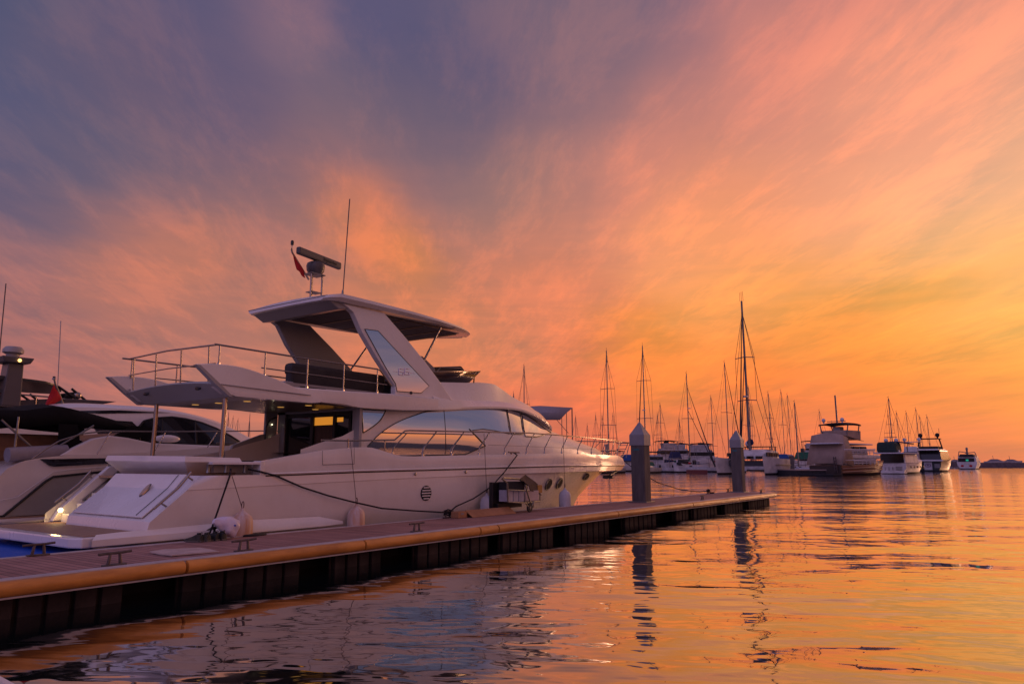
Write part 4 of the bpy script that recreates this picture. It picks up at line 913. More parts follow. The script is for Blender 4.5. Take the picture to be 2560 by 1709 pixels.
# blue mat behind the platform
q = MB(); q.box((4.0, 18.1, .78), (7.4, 6.7, .16)); tag(q.build('floating_mat', mat('bright_blue', (.003, .075, .42), .55, var=.15, vscale=4), bevel=.03), 'flat bright blue float between the swim platform and the jetty at the left', 'float')

# ================================================================ on and beside the jetty
def fender(px, ytop, w_px, yb_cord, label, x_cord, stain=False):
    Y = 14.78; p = at_y(px, ytop, Y); upp = (p - Vector((0, 0, H))).dot(fwd) / F_PX; r = w_px / 2 * upp; zt_ = p.z
    Y = 14.94 - r * .85 if r > .15 else Y; p = at_y(px, ytop, Y); zt_ = p.z
    t = thing('hull_fender', label, 'fender', (p.x, Y, zt_), 0, 'fenders hanging between yacht and jetty')
    q = MB(); zb = .35
    q.lathe([(.03, zt_ + .09), (.05, zt_ + .02), (r * .45, zt_ - .02), (r * .80, zt_ - .09), (r * .96, zt_ - .19), (r, zt_ - .34), (r, zb + .3), (r * .7, zb + .1), (.02, zb)], (p.x, Y, 0), 20)
    q.build('body', mat('stained_fender', (.52, .47, .46), .5, var=.45, vscale=2.4, dirt=(.50, .24, .10), stretch=(2.5, 2.5, .5)) if stain else mat('grey_fender', (.46, .45, .48), .45, var=.25, vscale=2, stretch=(2, 2, .6)), t, smooth=50)
    c = at_y(x_cord, yb_cord, Y + .08)
    q = MB(); q.tube([(p.x, Y, zt_ + .06), (c.x, Y + .08, c.z)], .009, 5); q.build('cord', thinrope, t)
    q = MB(); q.tube([(p.x + .03 * math.cos(k), Y, zt_ + .15 + .09 * math.sin(k)) for k in [i * .7 for i in range(10)]], .010, 5); q.build('cord_loop', thinrope, t)
fender(606, 1279, 54, 1176, 'large stained white fender hanging at the yacht stern, beside the plastic bag', 576, True)
fender(891, 1266, 44, 1104, 'pale grey fender with stained side, second from the stern', 876, True)
fender(1217, 1238, 34, 1083, 'grey fender hanging just left of the loaded trolley', 1210)
fender(1412, 1224, 30, 1090, 'grey fender hanging nearest the bow, right of the portholes', 1408)
def cleat(x, y, label, wrapped=False, s=1.0, far=False):
    t = thing('cleat', label, 'cleat', (x, y, DZ), 0, 'mooring cleats along the jetty')
    m = mat('cleat_iron', (.13, .10, .09), .55, metal=.6, var=.4, vscale=14)
    q = MB(); q.box((x, y, DZ + .015), (.36 * s, .11, .03)); q.build('base', m, t, bevel=.008)
    for k in (-1, 1):
        q = MB(); q.tube([(x + k * .10 * s, y, DZ + .01), (x + k * .075 * s, y, DZ + .19)], .030, 8, .022); q.build('post', m, t, smooth=50)
    q = MB(); q.tube([(x - .26 * s, y, DZ + .195), (x - .1, y, DZ + .20), (x + .1, y, DZ + .20), (x + .26 * s, y, DZ + .21)], .021, 8); q.build('horn', m, t, smooth=50)
    if wrapped:
        q = MB()
        for j in range(3):
            q.tube([(x + .15 * math.sin(a) * s, y + .05 * math.sin(2 * a), DZ + .12 + .05 * j + .03 * math.cos(a)) for a in [i * .45 for i in range(15)]], .022, 6)
        for j in range(2):
            q.tube([(x + .35 + .22 * math.cos(a) * s + .06 * j, y - .08 + .10 * math.sin(a), DZ + .03 + .03 * j) for a in [i * .5 for i in range(13)]], .020, 6)
        tag(q.build('rope_coil', ropem, smooth=60), 'black rope wound round the %s' % wrapped, 'rope')
cleat(5.90, 14.48, 'rusty cleat on the far edge of the jetty against the blue float')
cleat(6.05, 12.08, 'rusty cleat on the near edge, nearest the left frame edge')
cleat(8.42, 12.08, 'rusty cleat beside the pale flattened board')
cleat(13.2, 12.10, 'small cleat alone on the near edge below the hull vent')
cleat(17.1, 14.42, 'cleat wound with black rope beside the cardboard box', 'cleat beside the long cardboard box')
cleat(32.5, 12.12, 'small cleat on the near edge right of the nearer pile')
cleat(39.6, 14.42, 'cleat wound with black rope near the far end of the jetty', 'far cleat between the two mooring piles')
cleat(41.7, 12.12, 'cleat at the outer corner of the jetty beside the far pile')
cleat(42.6, 14.3, 'cleat on the back corner of the jetty end')
def rope(pts, label, r=.022): q = MB(); q.tube(pts, r, 7); tag(q.build('mooring_rope', ropem, smooth=60), label, 'rope')
rope([(10.02, 15.05, 2.50), (9.9, 14.9, 2.35), (9.25, 14.45, 1.25), (9.12, 14.40, 1.03)], 'black stern rope running straight down behind the shoes')
def P3(l): return [tuple(at_y(px, py, y)) for px, py, y in l]
rope([(10.5, 15.1, 2.5)] + P3([(650, 1178, 14.93), (689, 1188, 14.9), (755, 1217, 14.85), (820, 1238, 14.8), (883, 1254, 14.7), (955, 1270, 14.62), (1036, 1276, 14.52)]) + [(17.0, 14.42, 1.17)], 'long black rope sagging along the hull from stern to cleat')
rope([(17.2, 14.42, 1.18)] + P3([(1140, 1265, 14.5), (1183, 1246, 14.6), (1229, 1215, 14.72), (1262, 1178, 14.8), (1293, 1137, 14.9)]) + [(21.5, by(21.5) + .02, zt(21.5) + .08)], 'black rope rising past the trolley to the yacht side cleat')
rope([(34.4, 16.9, 2.72), (35.2, 16.6, 2.25), (36.4, 16.0, 1.65), (37.8, 15.3, 1.25), (39.0, 14.7, 1.12), (39.6, 14.42, 1.16)], 'black bow rope sagging behind the nearer mooring pile')
# shoes
def shoe(x, y, rz, label, m, s=1.0):
    t = thing('shoe', label, 'shoe', (0, 0, 0), 0, 'shoes left on the jetty', local=True)
    q = MB(); rows = []
    for u, w, zt_ in ((-.20, .045, .05), (-.19, .062, .13), (-.13, .068, .165), (-.05, .066, .15), (.03, .070, .11), (.11, .076, .085), (.18, .066, .065), (.215, .035, .045)):
        rows.append([(u, -w, .0), (u, -w * 1.02, zt_ * .45), (u, -w * .75, zt_ * .9), (u, 0, zt_), (u, w * .75, zt_ * .9), (u, w * 1.02, zt_ * .45), (u, w, 0)])
    q.grid(rows, True); q.f.append(list(range(7))); q.f.append([len(rows) * 7 - 7 + k for k in range(7)]); q.build('upper', m, t, smooth=50)
    q = MB(); q.prism([(-.215, -.05), (-.12, -.075), (.10, -.085), (.2, -.06), (.235, 0), (.2, .06), (.10, .085), (-.12, .075), (-.215, .05)], -.005, .028, 'z'); q.build('sole', mat('shoe_sole', (.10, .085, .07), .7), t)
    q = MB(); q.lathe([(.045, 0), (.05, .012), (.045, .024)], (-.12, 0, .155), 12); q.build('collar', black, t)
    q = MB(); q.tube([(-.19, 0, .13), (-.21, .01, .19), (-.17, 0, .20)], .008, 5); q.build('pull_tab', black, t)
    t.location = Vector((x, y, DZ + .008)) * S; t.rotation_euler = (0, 0, rz); t.scale = (s, s, s)
om = mat('olive_cloth', (.055, .05, .035), .8, var=.5, vscale=14); bm_ = mat('black_leather', (.012, .014, .014), .5, var=.3, vscale=10)
shoe(8.80, 14.36, 1.9, 'olive trainer, leftmost of the shoes on the jetty', om); shoe(8.96, 14.32, 1.75, 'olive trainer, second of the shoes from the left', om)
shoe(9.16, 14.34, 1.8, 'black shoe, third of the shoes from the left', bm_, 1.05); shoe(9.33, 14.32, 1.65, 'black shoe standing nearest the plastic bag', bm_, 1.05)
t = thing('sandals', 'pair of black strappy sandals propped up behind the black shoes', 'sandals', (9.35, 14.5, DZ))
for k in range(2):
    q = MB(); q.prism([(9.18 + .15 * k, 1.20), (9.33 + .15 * k, 1.27), (9.52 + .15 * k, 1.29), (9.5 + .15 * k, 1.265), (9.33 + .15 * k, 1.245)], 14.46 + .05 * k, 14.56 + .05 * k); q.build('sole', bm_, t)
    q = MB(); q.tube([(9.25 + .15 * k, 14.5, 1.23), (9.32 + .15 * k, 14.5, 1.34), (9.42 + .15 * k, 14.5, 1.28)], .012, 5); q.build('strap', bm_, t)
q = MB(); q.tube([(9.36, 14.52, 1.0), (9.36, 14.52, 1.26)], .03, 6); q.tube([(9.62, 14.52, 1.0), (9.60, 14.52, 1.27)], .03, 6); q.build('prop', bm_, t)
# plastic bag
q = MB(); n_u, n_v = 26, 16; rows = []
for i in range(n_v + 1):
    r = []; v = i / n_v
    cx = 9.22 + .56 * v ** .9; cz = 1.40 - .24 * v ** 1.4; rad = .035 + .165 * math.sin(math.pi * min(1, v * .62 + .03)) if v < .97 else .10
    for k in range(n_u):
        a = 2 * math.pi * k / n_u; f = 1 + .16 * noise.noise(Vector((math.cos(a) * 1.6, math.sin(a) * 1.6, v * 4))) + .07 * math.sin(5 * a + v * 9)
        r.append((cx + rad * f * .45 * math.cos(a) , 14.36 + rad * f * .8 * math.sin(a), max(DZ + .012, cz + rad * f * math.cos(a) * .95)))
    rows.append(r)
q.grid(rows, True); q.f.append(list(range(n_u))); q.f.append([n_v * n_u + k for k in range(n_u)])
bgm = mat('bag_film', (.66, .60, .70), .28, var=.12, vscale=5, bump=.012, bscale=9)
bt = thing('plastic_bag', 'slumped white plastic bag with a blue print on the jetty', 'bag', (9.8, 14.36, DZ)); q.build('film', bgm, bt, smooth=50)
q = MB(); q.sphere((9.66, 14.20, 1.29), .04, (1.2, .25, .7)); q.build('blue_print', mat('blue_ink', (.01, .05, .4), .4), bt)
q = MB(); q.lathe([(.001, 1.0), (.30, 1.0), (.31, 1.02), (.27, 1.045), (.001, 1.05)], (0, 0, 0), 24); q.xform(Matrix.Translation((10.35, 14.46, 0)) @ Matrix.Diagonal((1, .38, 1, 1)))
tag(q.build('rubber_mat', rubber, smooth=40), 'flat black oval rubber pad beside the plastic bag', 'pad')
q = MB(); q.grid([[(7.20, 13.15, 1.035), (7.5, 13.14, 1.05), (8.16, 13.1, 1.02)], [(7.18, 12.8, 1.02), (7.55, 12.75, 1.03), (8.12, 12.7, 1.02)], [(7.17, 12.36, 1.025), (7.6, 12.33, 1.02), (8.06, 12.3, 1.012)]])
tag(q.build('flattened_board', mat('pale_card', (.48, .37, .33), .8, var=.3, vscale=4), solid=.018), 'pale flattened cardboard sheet lying beside a cleat', 'cardboard')
cbm = mat('brown_cardboard', (.36, .17, .075), .8, var=.25, vscale=3); cbd = mat('dark_cardboard', (.055, .032, .028), .85, var=.3, vscale=3)
bx = thing('long_carton', 'long brown cardboard carton lying half open below the trolley', 'carton', (18.6, 14.2, DZ))
q = MB(); q.box((18.75, 14.32, 1.09), (2.5, .36, .17)); q.build('carton_body', cbm, bx, bevel=.01)
q = MB(); q.prism([(13.86, 1.005), (13.86, 1.02), (14.15, 1.215), (14.17, 1.20)], 17.62, 19.95, 'x'); q.build('lid', cbm, bx)
q = MB(); q.box((17.32, 14.16, 1.10), (.40, .30, .19)); q.build('end_flap', cbm, bx, bevel=.01)
q = MB(); q.box((17.3, 14.005, 1.13), (.14, .006, .05)); q.build('paper_label', capm, bx)
# trolley
K = lambda px, py, y: at_y(px, py, y)
t = thing('luggage_trolley', 'steel trolley loaded with crates and torn cardboard on the jetty', 'trolley', (21, 14.1, DZ))
def bar(l, r=.024, n='frame_tube'): q = MB(); q.tube([tuple(K(*p)) for p in l], r, 7); q.build(n, dsteel, t, smooth=50)
Ya, Yb = 13.85, 14.40
bar([(1270, 1254, Ya), (1268, 1207, Ya), (1255, 1196, Ya), (1258, 1194, Ya), (1298, 1197, Yb), (1317, 1212, Yb), (1318, 1250, Yb)], .03, 'handle')
bar([(1270, 1254, Ya), (1314, 1257, Ya), (1350, 1252, Yb)]); bar([(1270, 1224, Ya), (1313, 1226, Ya), (1350, 1225, Yb)])
bar([(1313, 1212, Ya), (1326, 1256, Ya), (1320, 1270, Ya)], .028); bar([(1350, 1225, Yb), (1350, 1252, Yb)]); bar([(1333, 1222, Yb), (1333, 1268, Yb)])
bar([(1312, 1254, Ya), (1324, 1271, Ya), (1334, 1254, Ya)]); bar([(1272, 1254, Yb), (1350, 1252, Yb)])
for y in (13.86, 14.36):
    c = K(1324, 1272, y); q = MB(); q.lathe([(.04, -.03), (.14, -.03), (.155, 0), (.14, .03), (.04, .03)], (c.x, y, DZ + .155), 18, 'y'); wh = q.build('wheel', rubber, t, smooth=40)
    q = MB(); q.lathe([(.001, -.04), (.05, -.04), (.05, .04), (.001, .04)], (c.x, y, DZ + .155), 10, 'y'); q.build('hub', dsteel, wh)
def crate(p0, p1, y0, y1, m, name, label, cat):
    a = K(*p0, y0); b = K(*p1, y0); q = MB(); q.box(((a.x + b.x) / 2, (y0 + y1) / 2, (a.z + b.z) / 2), (abs(b.x - a.x), y1 - y0, abs(a.z - b.z)))
    if label: return tag(q.build(name, m, bevel=.012), label, cat)
    return q
cr = mat('grey_crate', (.40, .38, .42), .5, var=.2, vscale=5)
for k in range(3):
    crate((1270.5 + 13.7 * k, 1225), (1282.5 + 13.7 * k, 1253), 13.92, 14.30, cr, 'crate', 'tall grey plastic crate on the trolley, %s of three' % ('leftmost', 'middle', 'rightmost')[k], 'crate')['group'] = 'grey crates on the trolley'
crate((1314, 1227), (1347, 1250), 14.02, 14.34, mat('pale_box', (.52, .42, .38), .7, var=.2), 'storage_box', 'pale box at the right end of the trolley', 'box')
crate((1231, 1205), (1275, 1267), 14.42, 14.56, black, 'equipment_case', 'tall black case standing behind the trolley at its left', 'case')
crate((1266, 1204), (1312, 1225), 14.08, 14.40, mat('dark_bag', (.02, .017, .018), .8, var=.4, vscale=8), 'duffel_bag', 'black bag heaped on top of the grey crates', 'bag')
crate((1245, 1258), (1305, 1266), 14.30, 14.41, black, 'skirt_board', 'low black plank lying behind the trolley on the jetty', 'plank')
q = MB(); pp = [K(1300, 1196, 13.95), K(1313, 1186, 14.15), K(1338, 1204, 14.25), K(1322, 1214, 13.95)]; q.add(pp, [(0, 1, 2, 3)]); 
q2 = [K(1322, 1214, 13.95), K(1338, 1204, 14.25), K(1344, 1210, 14.3), K(1344, 1229, 14.2), K(1325, 1224, 13.96)]; q.add(q2, [(0, 1, 2, 3, 4)]); q.add([q2[4], q2[3], K(1354, 1237, 14.1), K(1330, 1226, 14.0)], [(0, 1, 2, 3)])  # last sheet puts the shade below the box in as dark card
tag(q.build('torn_cardboard', cbd, solid=.02), 'torn dark cardboard box balanced on top of the trolley', 'cardboard')
crate((1345, 1212), (1356, 1231), 14.2, 14.3, mat('yellow_pad', (.42, .22, .05), .7), 'yellow_package', 'small yellow package behind the torn cardboard', 'package')
# corner of the photographer's own boat
q = MB(); a = at_z(-30, 1672, .9); b = at_z(44, 1712, .9); dx = (b - a).normalized(); nrm_ = Vector((dx.y, -dx.x, 0))
q.add([a, b + dx * .5, b + dx * .5 - nrm_ * -.045, a - nrm_ * -.045, a - Vector((0, 0, .04)), b + dx * .5 - Vector((0, 0, .04)), b + dx * .5 + nrm_ * .045 - Vector((0, 0, .04)), a + nrm_ * .045 - Vector((0, 0, .04))], [(0, 1, 2, 3), (7, 6, 5, 4), (0, 4, 5, 1), (1, 5, 6, 2), (2, 6, 7, 3), (3, 7, 4, 0)])
tag(q.build('boat_rail', gel), 'thin pale boat rail crossing the bottom left corner', 'rail')
# ================================================================ the rest of the harbour
CAMP = Vector((0, 0, H))
def upp_at(p): return (p - CAMP).dot(fwd) / F_PX
def far_loc(px, wy):
    return at_z(px, wy, WL)
bhull = mat('boat_white', (.60, .56, .55), .4, var=.35, vscale=.8)
bcab = mat('boat_cabin', (.42, .39, .39), .45, var=.4, vscale=1.2)
bdark = mat('boat_navy', (.02, .025, .05), .35, var=.2)
bcanv = mat('boat_canvas_dark', (.02, .02, .025), .8, var=.3)
bwin = mat('boat_window', (.015, .012, .014), .15)
spar = mat('spar_grey', (.17, .15, .15), .45, metal=.3, var=.2)
wire = mat('rig_wire', (.07, .05, .05), .6)
bluec = mat('blue_cover', (.01, .06, .25), .7, var=.2); navyc = mat('navy_cover', (.012, .02, .08), .7, var=.2); greenc = mat('green_cover', (.01, .10, .06), .7, var=.2)
tanc = mat('tan_awning', (.36, .26, .21), .85, var=.25, vscale=.6); wood_h = mat('varnished_hull', (.22, .075, .028), .3, var=.35, vscale=.8, stretch=(1, 1, 4)); white_c = mat('white_cover', (.55, .52, .56), .7, var=.15)
def lhull(mb, L, B, fb, bow=.25, n=18, transom=.85, low=.7, x0=0.0):
    """a boat hull in local axes: stern at x0, bow at x0+L; fb freeboard"""
    rows = [[], [], []]
    for i in range(n + 1):
        t = i / n; w = B / 2 * (transom + (1 - transom) * math.sin(min(1, t * 2) * math.pi / 2)) * (1 - max(0, (t - .35) / .65) ** 2.3) ** .75
        z = fb * (1 + bow * t * t)
        rows[0].append((x0 + L * t * .93, -w * low, -.15)); rows[1].append((x0 + L * t * .97, -w * .95, z * .5)); rows[2].append((x0 + L * t, -w, z))
    mb.grid(rows); mb.mirror(0)
    for a, b in ((rows[0], rows[1]), (rows[1], rows[2])):
        mb.add([a[0], b[0], (b[0][0], -b[0][1], b[0][2]), (a[0][0], -a[0][1], a[0][2])], [(0, 1, 2, 3)])
    mb.grid([[(x, y, z - .05) for x, y, z in rows[2]], [(x, -y, z - .05) for x, y, z in rows[2]]])
bott = mat('antifouling', (.02, .012, .014), .6, var=.4)
def boot(t, L, B, fb, low=.7, transom=.85, x0=0.0, n=18, dy=0.0):
    q = MB(); ra, rb = [], []
    for i in range(n + 1):
        tt = i / n; w = B / 2 * (transom + (1 - transom) * math.sin(min(1, tt * 2) * math.pi / 2)) * (1 - max(0, (tt - .35) / .65) ** 2.3) ** .75
        z = fb * .5; f = min(.9, .55 / (z + .15))
        xa, xb = x0 + L * tt * .93, x0 + L * tt * .97
        ra.append((xa - .04, dy - w * low - .04, -.15)); rb.append((xa + (xb - xa) * f, dy - w * (low + (.95 - low) * f) - .05, -.15 + (z + .15) * f))
    q.grid([ra, rb]); q.mirror(dy); q.grid([[ra[0], (ra[0][0], 2 * dy - ra[0][1], ra[0][2])], [rb[0], (rb[0][0], 2 * dy - rb[0][1], rb[0][2])]])
    q.v = [Vector((p.x - (.03 if p.x < x0 + .1 else 0), p.y, p.z)) for p in q.v]; q.build('boot_stripe', bott, t)
def sailboat(px, yt_, wy, bow, label, grp='sailing boats moored across the harbour', L=None, stay=0, back=0, thick=False, spr=(.48, .75), cover=None, r=.16, hull=bhull, cab=True, mast_shift=0, inner=False, radar=False, yaw=None):
    d = ray(px, yt_); az = Vector((d.x, d.y, 0)).normalized(); D = far_loc(px, wy); D = math.hypot(D.x, D.y)
    loc = az * D; loc.z = WL; ht_ = H - WL + D * d.z / math.hypot(d.x, d.y); u = upp_at(loc)
    L = L or min(.62 * ht_, 16)
    side = 1 if bow == 'r' else -1
    comp = .45
    hd = (-fwd.xy.normalized() * math.sqrt(1 - comp ** 2) + rgt.xy * comp * side)
    rz = math.atan2(hd.y, hd.x) if yaw is None else yaw
    t = thing('sailboat', label, 'sailboat', tuple(loc), rz, grp, local=True)
    B = L * .27; fb = L * .085
    q = MB(); lhull(q, L, B, fb, .3, x0=-L * .55); q.build('hull', hull, t, smooth=40); boot(t, L, B, fb, x0=-L * .55)
    q = MB(); q.box((-L * .52 + L * .5, 0, fb + .25), (L * .42, B * .5, .6), top=(.8, .8)); cb_ = q.build('cabin', bcab, t, bevel=.1)
    hc_ = random.choice([navyc, bcanv, greenc, bluec, bcanv])
    q = MB(); q.sphere((-L * .26, 0, fb + .5), 1.0, (L * .07, B * .27, 1.1), 12, 6, z0=0); q.build('sprayhood', hc_, t, smooth=60)
    q = MB(); q.box((-L * .46, 0, fb + 2.6), (L * .14, B * .55, .12)); q.build('stern_awning', random.choice([bcanv, navyc, canvas_grey]), t); q = MB(); q.tube([(-L * .46, -B * .26, fb), (-L * .46, -B * .26, fb + 2.6), (-L * .46, B * .26, fb + 2.6), (-L * .46, B * .26, fb)], .06, 4); q.build('stern_frame', wire, t)
    q = MB(); 
    for k in (-1, 0, 1): q.box((k * L * .11 - L * .02, -B * .245, fb + .40), (L * .06, .05, .25))
    q.build('cabin_window', bwin, cb_)
    q = MB(); q.tube([(0, 0, fb), (0, 0, ht_)], r, 6, r * .75); q.build('mast', spar, t)
    q = MB(); q.tube([(0, 0, ht_), (.1, 0, ht_ + .9)], .03, 4); q.box((-.25, 0, ht_ + .35), (.5, .03, .12)); q.build('wind_vane', wire, t)
    for f in spr:
        z = fb + (ht_ - fb) * f; w = B * .5 * (1.15 - .35 * f)
        q = MB(); q.tube([(-.2, -w, z - .1), (0, 0, z), (-.2, w, z - .1)], .07, 4); q.build('spreader', spar, t)
    # rigging
    bx_ = stay * u / comp if stay else L * .44
    if yaw is not None and stay: bx_ = L * .44
    q = MB(); q.tube([(bx_, 0, fb * 1.2), (.1, 0, ht_ * .985 if not inner else ht_ * .86)], (.20 if thick else .055), 5, .05); q.build('forestay', bcanv if thick else wire, t)
    if inner:
        q = MB(); q.tube([(bx_ * 1.0, 0, fb * 1.2), (.1, 0, ht_ * .62)], .14, 5, .06); q.build('inner_stay', bcanv, t)
    q = MB(); q.tube([(-(back * u / comp if back else L * .53), 0, fb), (-.1, 0, ht_ * .99)], .045, 4); q.build('backstay', wire, t)
    for k in (-1, 1):
        w1 = B * .5 * .95
        q = MB(); pts = [(-.3, k * B * .46, fb)] + [(-.2, k * B * .5 * (1.15 - .35 * f), fb + (ht_ - fb) * f) for f in spr] + [(-.05, 0, ht_ * .93)]
        q.tube(pts, .035, 4); q.build('shroud', wire, t)
    q = MB(); q.tube([(-.2, 0, fb + 1.5), (-L * .42, 0, fb + 1.6)], .10, 6); bo = q.build('boom', spar, t)
    if cover:
        q = MB(); q.tube([(-.1, 0, fb + 2.6), (-.35, 0, fb + 2.0), (-L * .2, 0, fb + 1.85), (-L * .42, 0, fb + 1.7)], .34, 8, .16); q.build('sail_cover', cover, bo, smooth=60)
    if radar:
        q = MB(); q.lathe([(.02, 0), (.42, .02), (.42, .22), (.02, .26)], (.55, 0, fb + (ht_ - fb) * (radar if isinstance(radar, float) else .42)), 10); q.build('radar_dome', bhull, t)
    for k in (-1, 1):
        q = MB(); pts = [(-L * .5 + L * .98 * i / 8, k * B / 2 * (.86 if i == 0 else 1) * (1 - max(0, (i / 8 * .98 - .35) / .65) ** 2.3) ** .75 * .96, fb * 1.05 + fb * .28 * (i / 8) ** 2 + .75) for i in range(9)]
        q.tube(pts, .035, 4); q.build('lifeline', wire, t)
    return t
SB = [
 (1310, 914, 1180, 'r', 'slim mast with a leaning stay behind the grey boat awning', dict(stay=22, spr=(.62,), r=.17)),
 (1284, 983, 1178, 'r', 'short dark mast just above the yacht windscreen', dict(spr=(), r=.16)),
 (1516, 876, 1182, 'l', 'tall two-spreader mast above the yacht bow rail, left of the nearer pile', dict(stay=27, back=40, spr=(.36, .67), r=.19)),
 (1606, 864, 1182, 'l', 'sailboat with dark furled headsail rising right behind the nearer pile', dict(stay=33, thick=True, back=40, spr=(.40, .71), r=.19, radar=.46)),
 (1439, 1040, 1174, 'r', 'low mast right beside the awning post', dict(stay=10, spr=(.6,), r=.14)),
 (1468, 1061, 1173, 'r', 'lowest thin mast between awning and tall bow mast', dict(spr=(.6,), r=.12)),
 (1489, 1035, 1174, 'l', 'thin mast just left of the tall bow mast stay', dict(spr=(.6,), r=.11)),
 (1505, 1034, 1173, 'l', 'thin mast inside the tall bow mast stay', dict(spr=(.6,), r=.11)),
 (1532, 1035, 1174, 'r', 'thin mast just right of the tall bow mast', dict(spr=(.55,), r=.11)),
 (1650, 1009, 1176, 'r', 'mast with double crossbars behind the boat with dark sun roof', dict(spr=(.45, .7), r=.15)),
 (1643, 1033, 1174, 'l', 'shorter mast of the close pair behind the dark sun roof', dict(spr=(.6,), r=.12)),
 (1698, 1047, 1176, 'l', 'short mast with leaning wires left of the green sail cover', dict(spr=(.55,), r=.14)),
 (1716, 934, 1181, 'r', 'sailboat with green cover at its mast foot and dark raked headsail', dict(stay=40, thick=True, inner=True, spr=(.52,), cover=greenc, r=.17, radar=.62)),
 (1777, 991, 1177, 'r', 'sailboat mast with a long stay between green and red covers', dict(stay=24, spr=(.30, .62), r=.15)),
 (1811, 906, 1180, 'r', 'sailboat with red sail cover and dark furled headsail leaning right', dict(stay=24, thick=True, spr=(.52,), cover=mat('red_cover', (.30, .02, .012), .7, var=.2), r=.17)),
 (1870, 964, 1176, 'r', 'thick mast close behind the tallest mast', dict(stay=18, spr=(.5,), cover=navyc, r=.17)),
 (1866, 976, 1175, 'l', 'mast hard against the tallest mast on its right', dict(spr=(.55,), r=.13)),
 (1877, 1011, 1174, 'r', 'short mast third right of the tallest mast', dict(spr=(.5,), r=.12)),
 (1920, 981, 1177, 'r', 'mast with two crossbars over the catamaran cabin end', dict(stay=16, spr=(.38, .66), r=.16)),
 (1925, 1032, 1174, 'r', 'shorter mast crowding the two-crossbar mast', dict(spr=(), r=.12)),
 (1952, 976, 1176, 'r', 'slim mast left of the blue covered boat', dict(stay=14, spr=(.55,), r=.12)),
 (1968, 986, 1176, 'r', 'slim mast right of centre above the blue covered boat', dict(stay=18, spr=(), r=.12)),
 (1986, 1005, 1179, 'r', 'thick dark bare mast left of the tan covered boat', dict(stay=10, spr=(), r=.22)),
 (2048, 1026, 1174, 'r', 'lone mast directly behind the tan awning', dict(spr=(.6,), r=.13)),
 (2079, 1054, 1172, 'r', 'very short mast behind the tan awning at its right', dict(spr=(), r=.12)),
 (2221, 995, 1178, 'r', 'tallest mast behind the white boat with navy bimini', dict(spr=(.34, .62), r=.20)),
 (2219, 1025, 1175, 'l', 'shorter mast left of the tallest above the navy bimini', dict(spr=(.6,), r=.13)),
 (2241, 1030, 1175, 'r', 'mast with one low crossbar right of the navy bimini', dict(spr=(.42,), r=.14)),
 (2265, 1029, 1174, 'r', 'mast over the blue and white boat between the two stern-on yachts', dict(spr=(.35, .62), r=.14)),
 (2289, 1021, 1174, 'r', 'left mast of the three above the dark hulled yacht', dict(spr=(), r=.16)),
 (2299, 1040, 1173, 'r', 'middle mast of the three above the dark hulled yacht', dict(spr=(), r=.13)),
 (2317, 1039, 1174, 'r', 'right mast of the three above the dark hulled yacht', dict(spr=(), r=.14)),
 (572, 1030, 1176, 'r', 'mast seen under the overhang, nearest the cockpit post', dict(spr=(.5,), r=.15)),
 (625, 1036, 1177, 'r', 'mast seen under the overhang, nearest the salon', dict(stay=14, back=10, spr=(), r=.14)),
 (583, 1042, 1173, 'l', 'thin leaning mast seen under the overhang between two taller ones', dict(spr=(), r=.09)),
 (595, 1048, 1173, 'l', 'shortest mast seen under the overhang', dict(spr=(), r=.09)),
]
for px, y_, wy, bow, lab, kw in SB: sailboat(px, y_, wy, bow, lab, **kw)

# ---- motor boats: local axes, lengths given in photo pixels at that distance
def boat(name, label, cat, px, wy, yaw, grp=None):
    p = far_loc(px, wy); t = thing(name, label, cat, tuple(p), yaw, grp, local=True); return t, upp_at(p)
def dome(t, x, y, z, r, m=white_c): q = MB(); q.sphere((x, y, z), r, (1, 1, 1.05), 14, 8); q.tube([(x, y, z - r * 1.6), (x, y, z - r * .8)], r * .4, 6); q.build('satellite_dome', m, t, smooth=60)
def pole(t, pts, r=.07, m=None, n='pole'): q = MB(); q.tube(pts, r, 5); return q.build(n, m or spar, t)
# grey awning boat just behind the yacht's bow
t, u = boat('awning_boat', 'boat with a sloping grey sun awning on thin posts beyond the yacht bow', 'boat', 1372, 1178, .5)
q = MB(); lhull(q, 95 * u, 30 * u, 11 * u, x0=-45 * u); q.build('hull', bhull, t, smooth=40)
q = MB(); q.box((0, 0, 16 * u), (50 * u, 20 * u, 14 * u), top=(.8, .8)); q.build('cabin', bhull, t, bevel=.1)
rr = Vector((math.cos(-.5) * rgt.x - math.sin(-.5) * rgt.y, math.sin(-.5) * rgt.x + math.cos(-.5) * rgt.y, 0)); ff = Vector((rr.y, -rr.x, 0)) * -1
def W(a, b, c): v = rr * a * u + ff * b * u; return (v.x, v.y, c * u)
q = MB(); q.grid([[W(-72, 14, 162), W(-20, 14, 165), W(62, 14, 160)], [W(-60, 0, 160), W(-20, 0, 160), W(62, 0, 159)], [W(-52, -16, 144), W(-10, -16, 146), W(46, -16, 146)], [W(-30, -18, 126), W(-5, -18, 127), W(28, -18, 127)]])
q.build('awning', canvas_grey, t, smooth=30, solid=.08)
for a, b, z in ((62, 14, 160), (46, 0, 150), (33, -14, 140), (-30, -14, 128), (60, 5, 158)): pole(t, [W(a, b, 10), W(a, b, z)], .12, None, 'awning_post')
pole(t, [W(18, -18, 130), W(50, 0, 95)], .10, None, 'awning_strut')
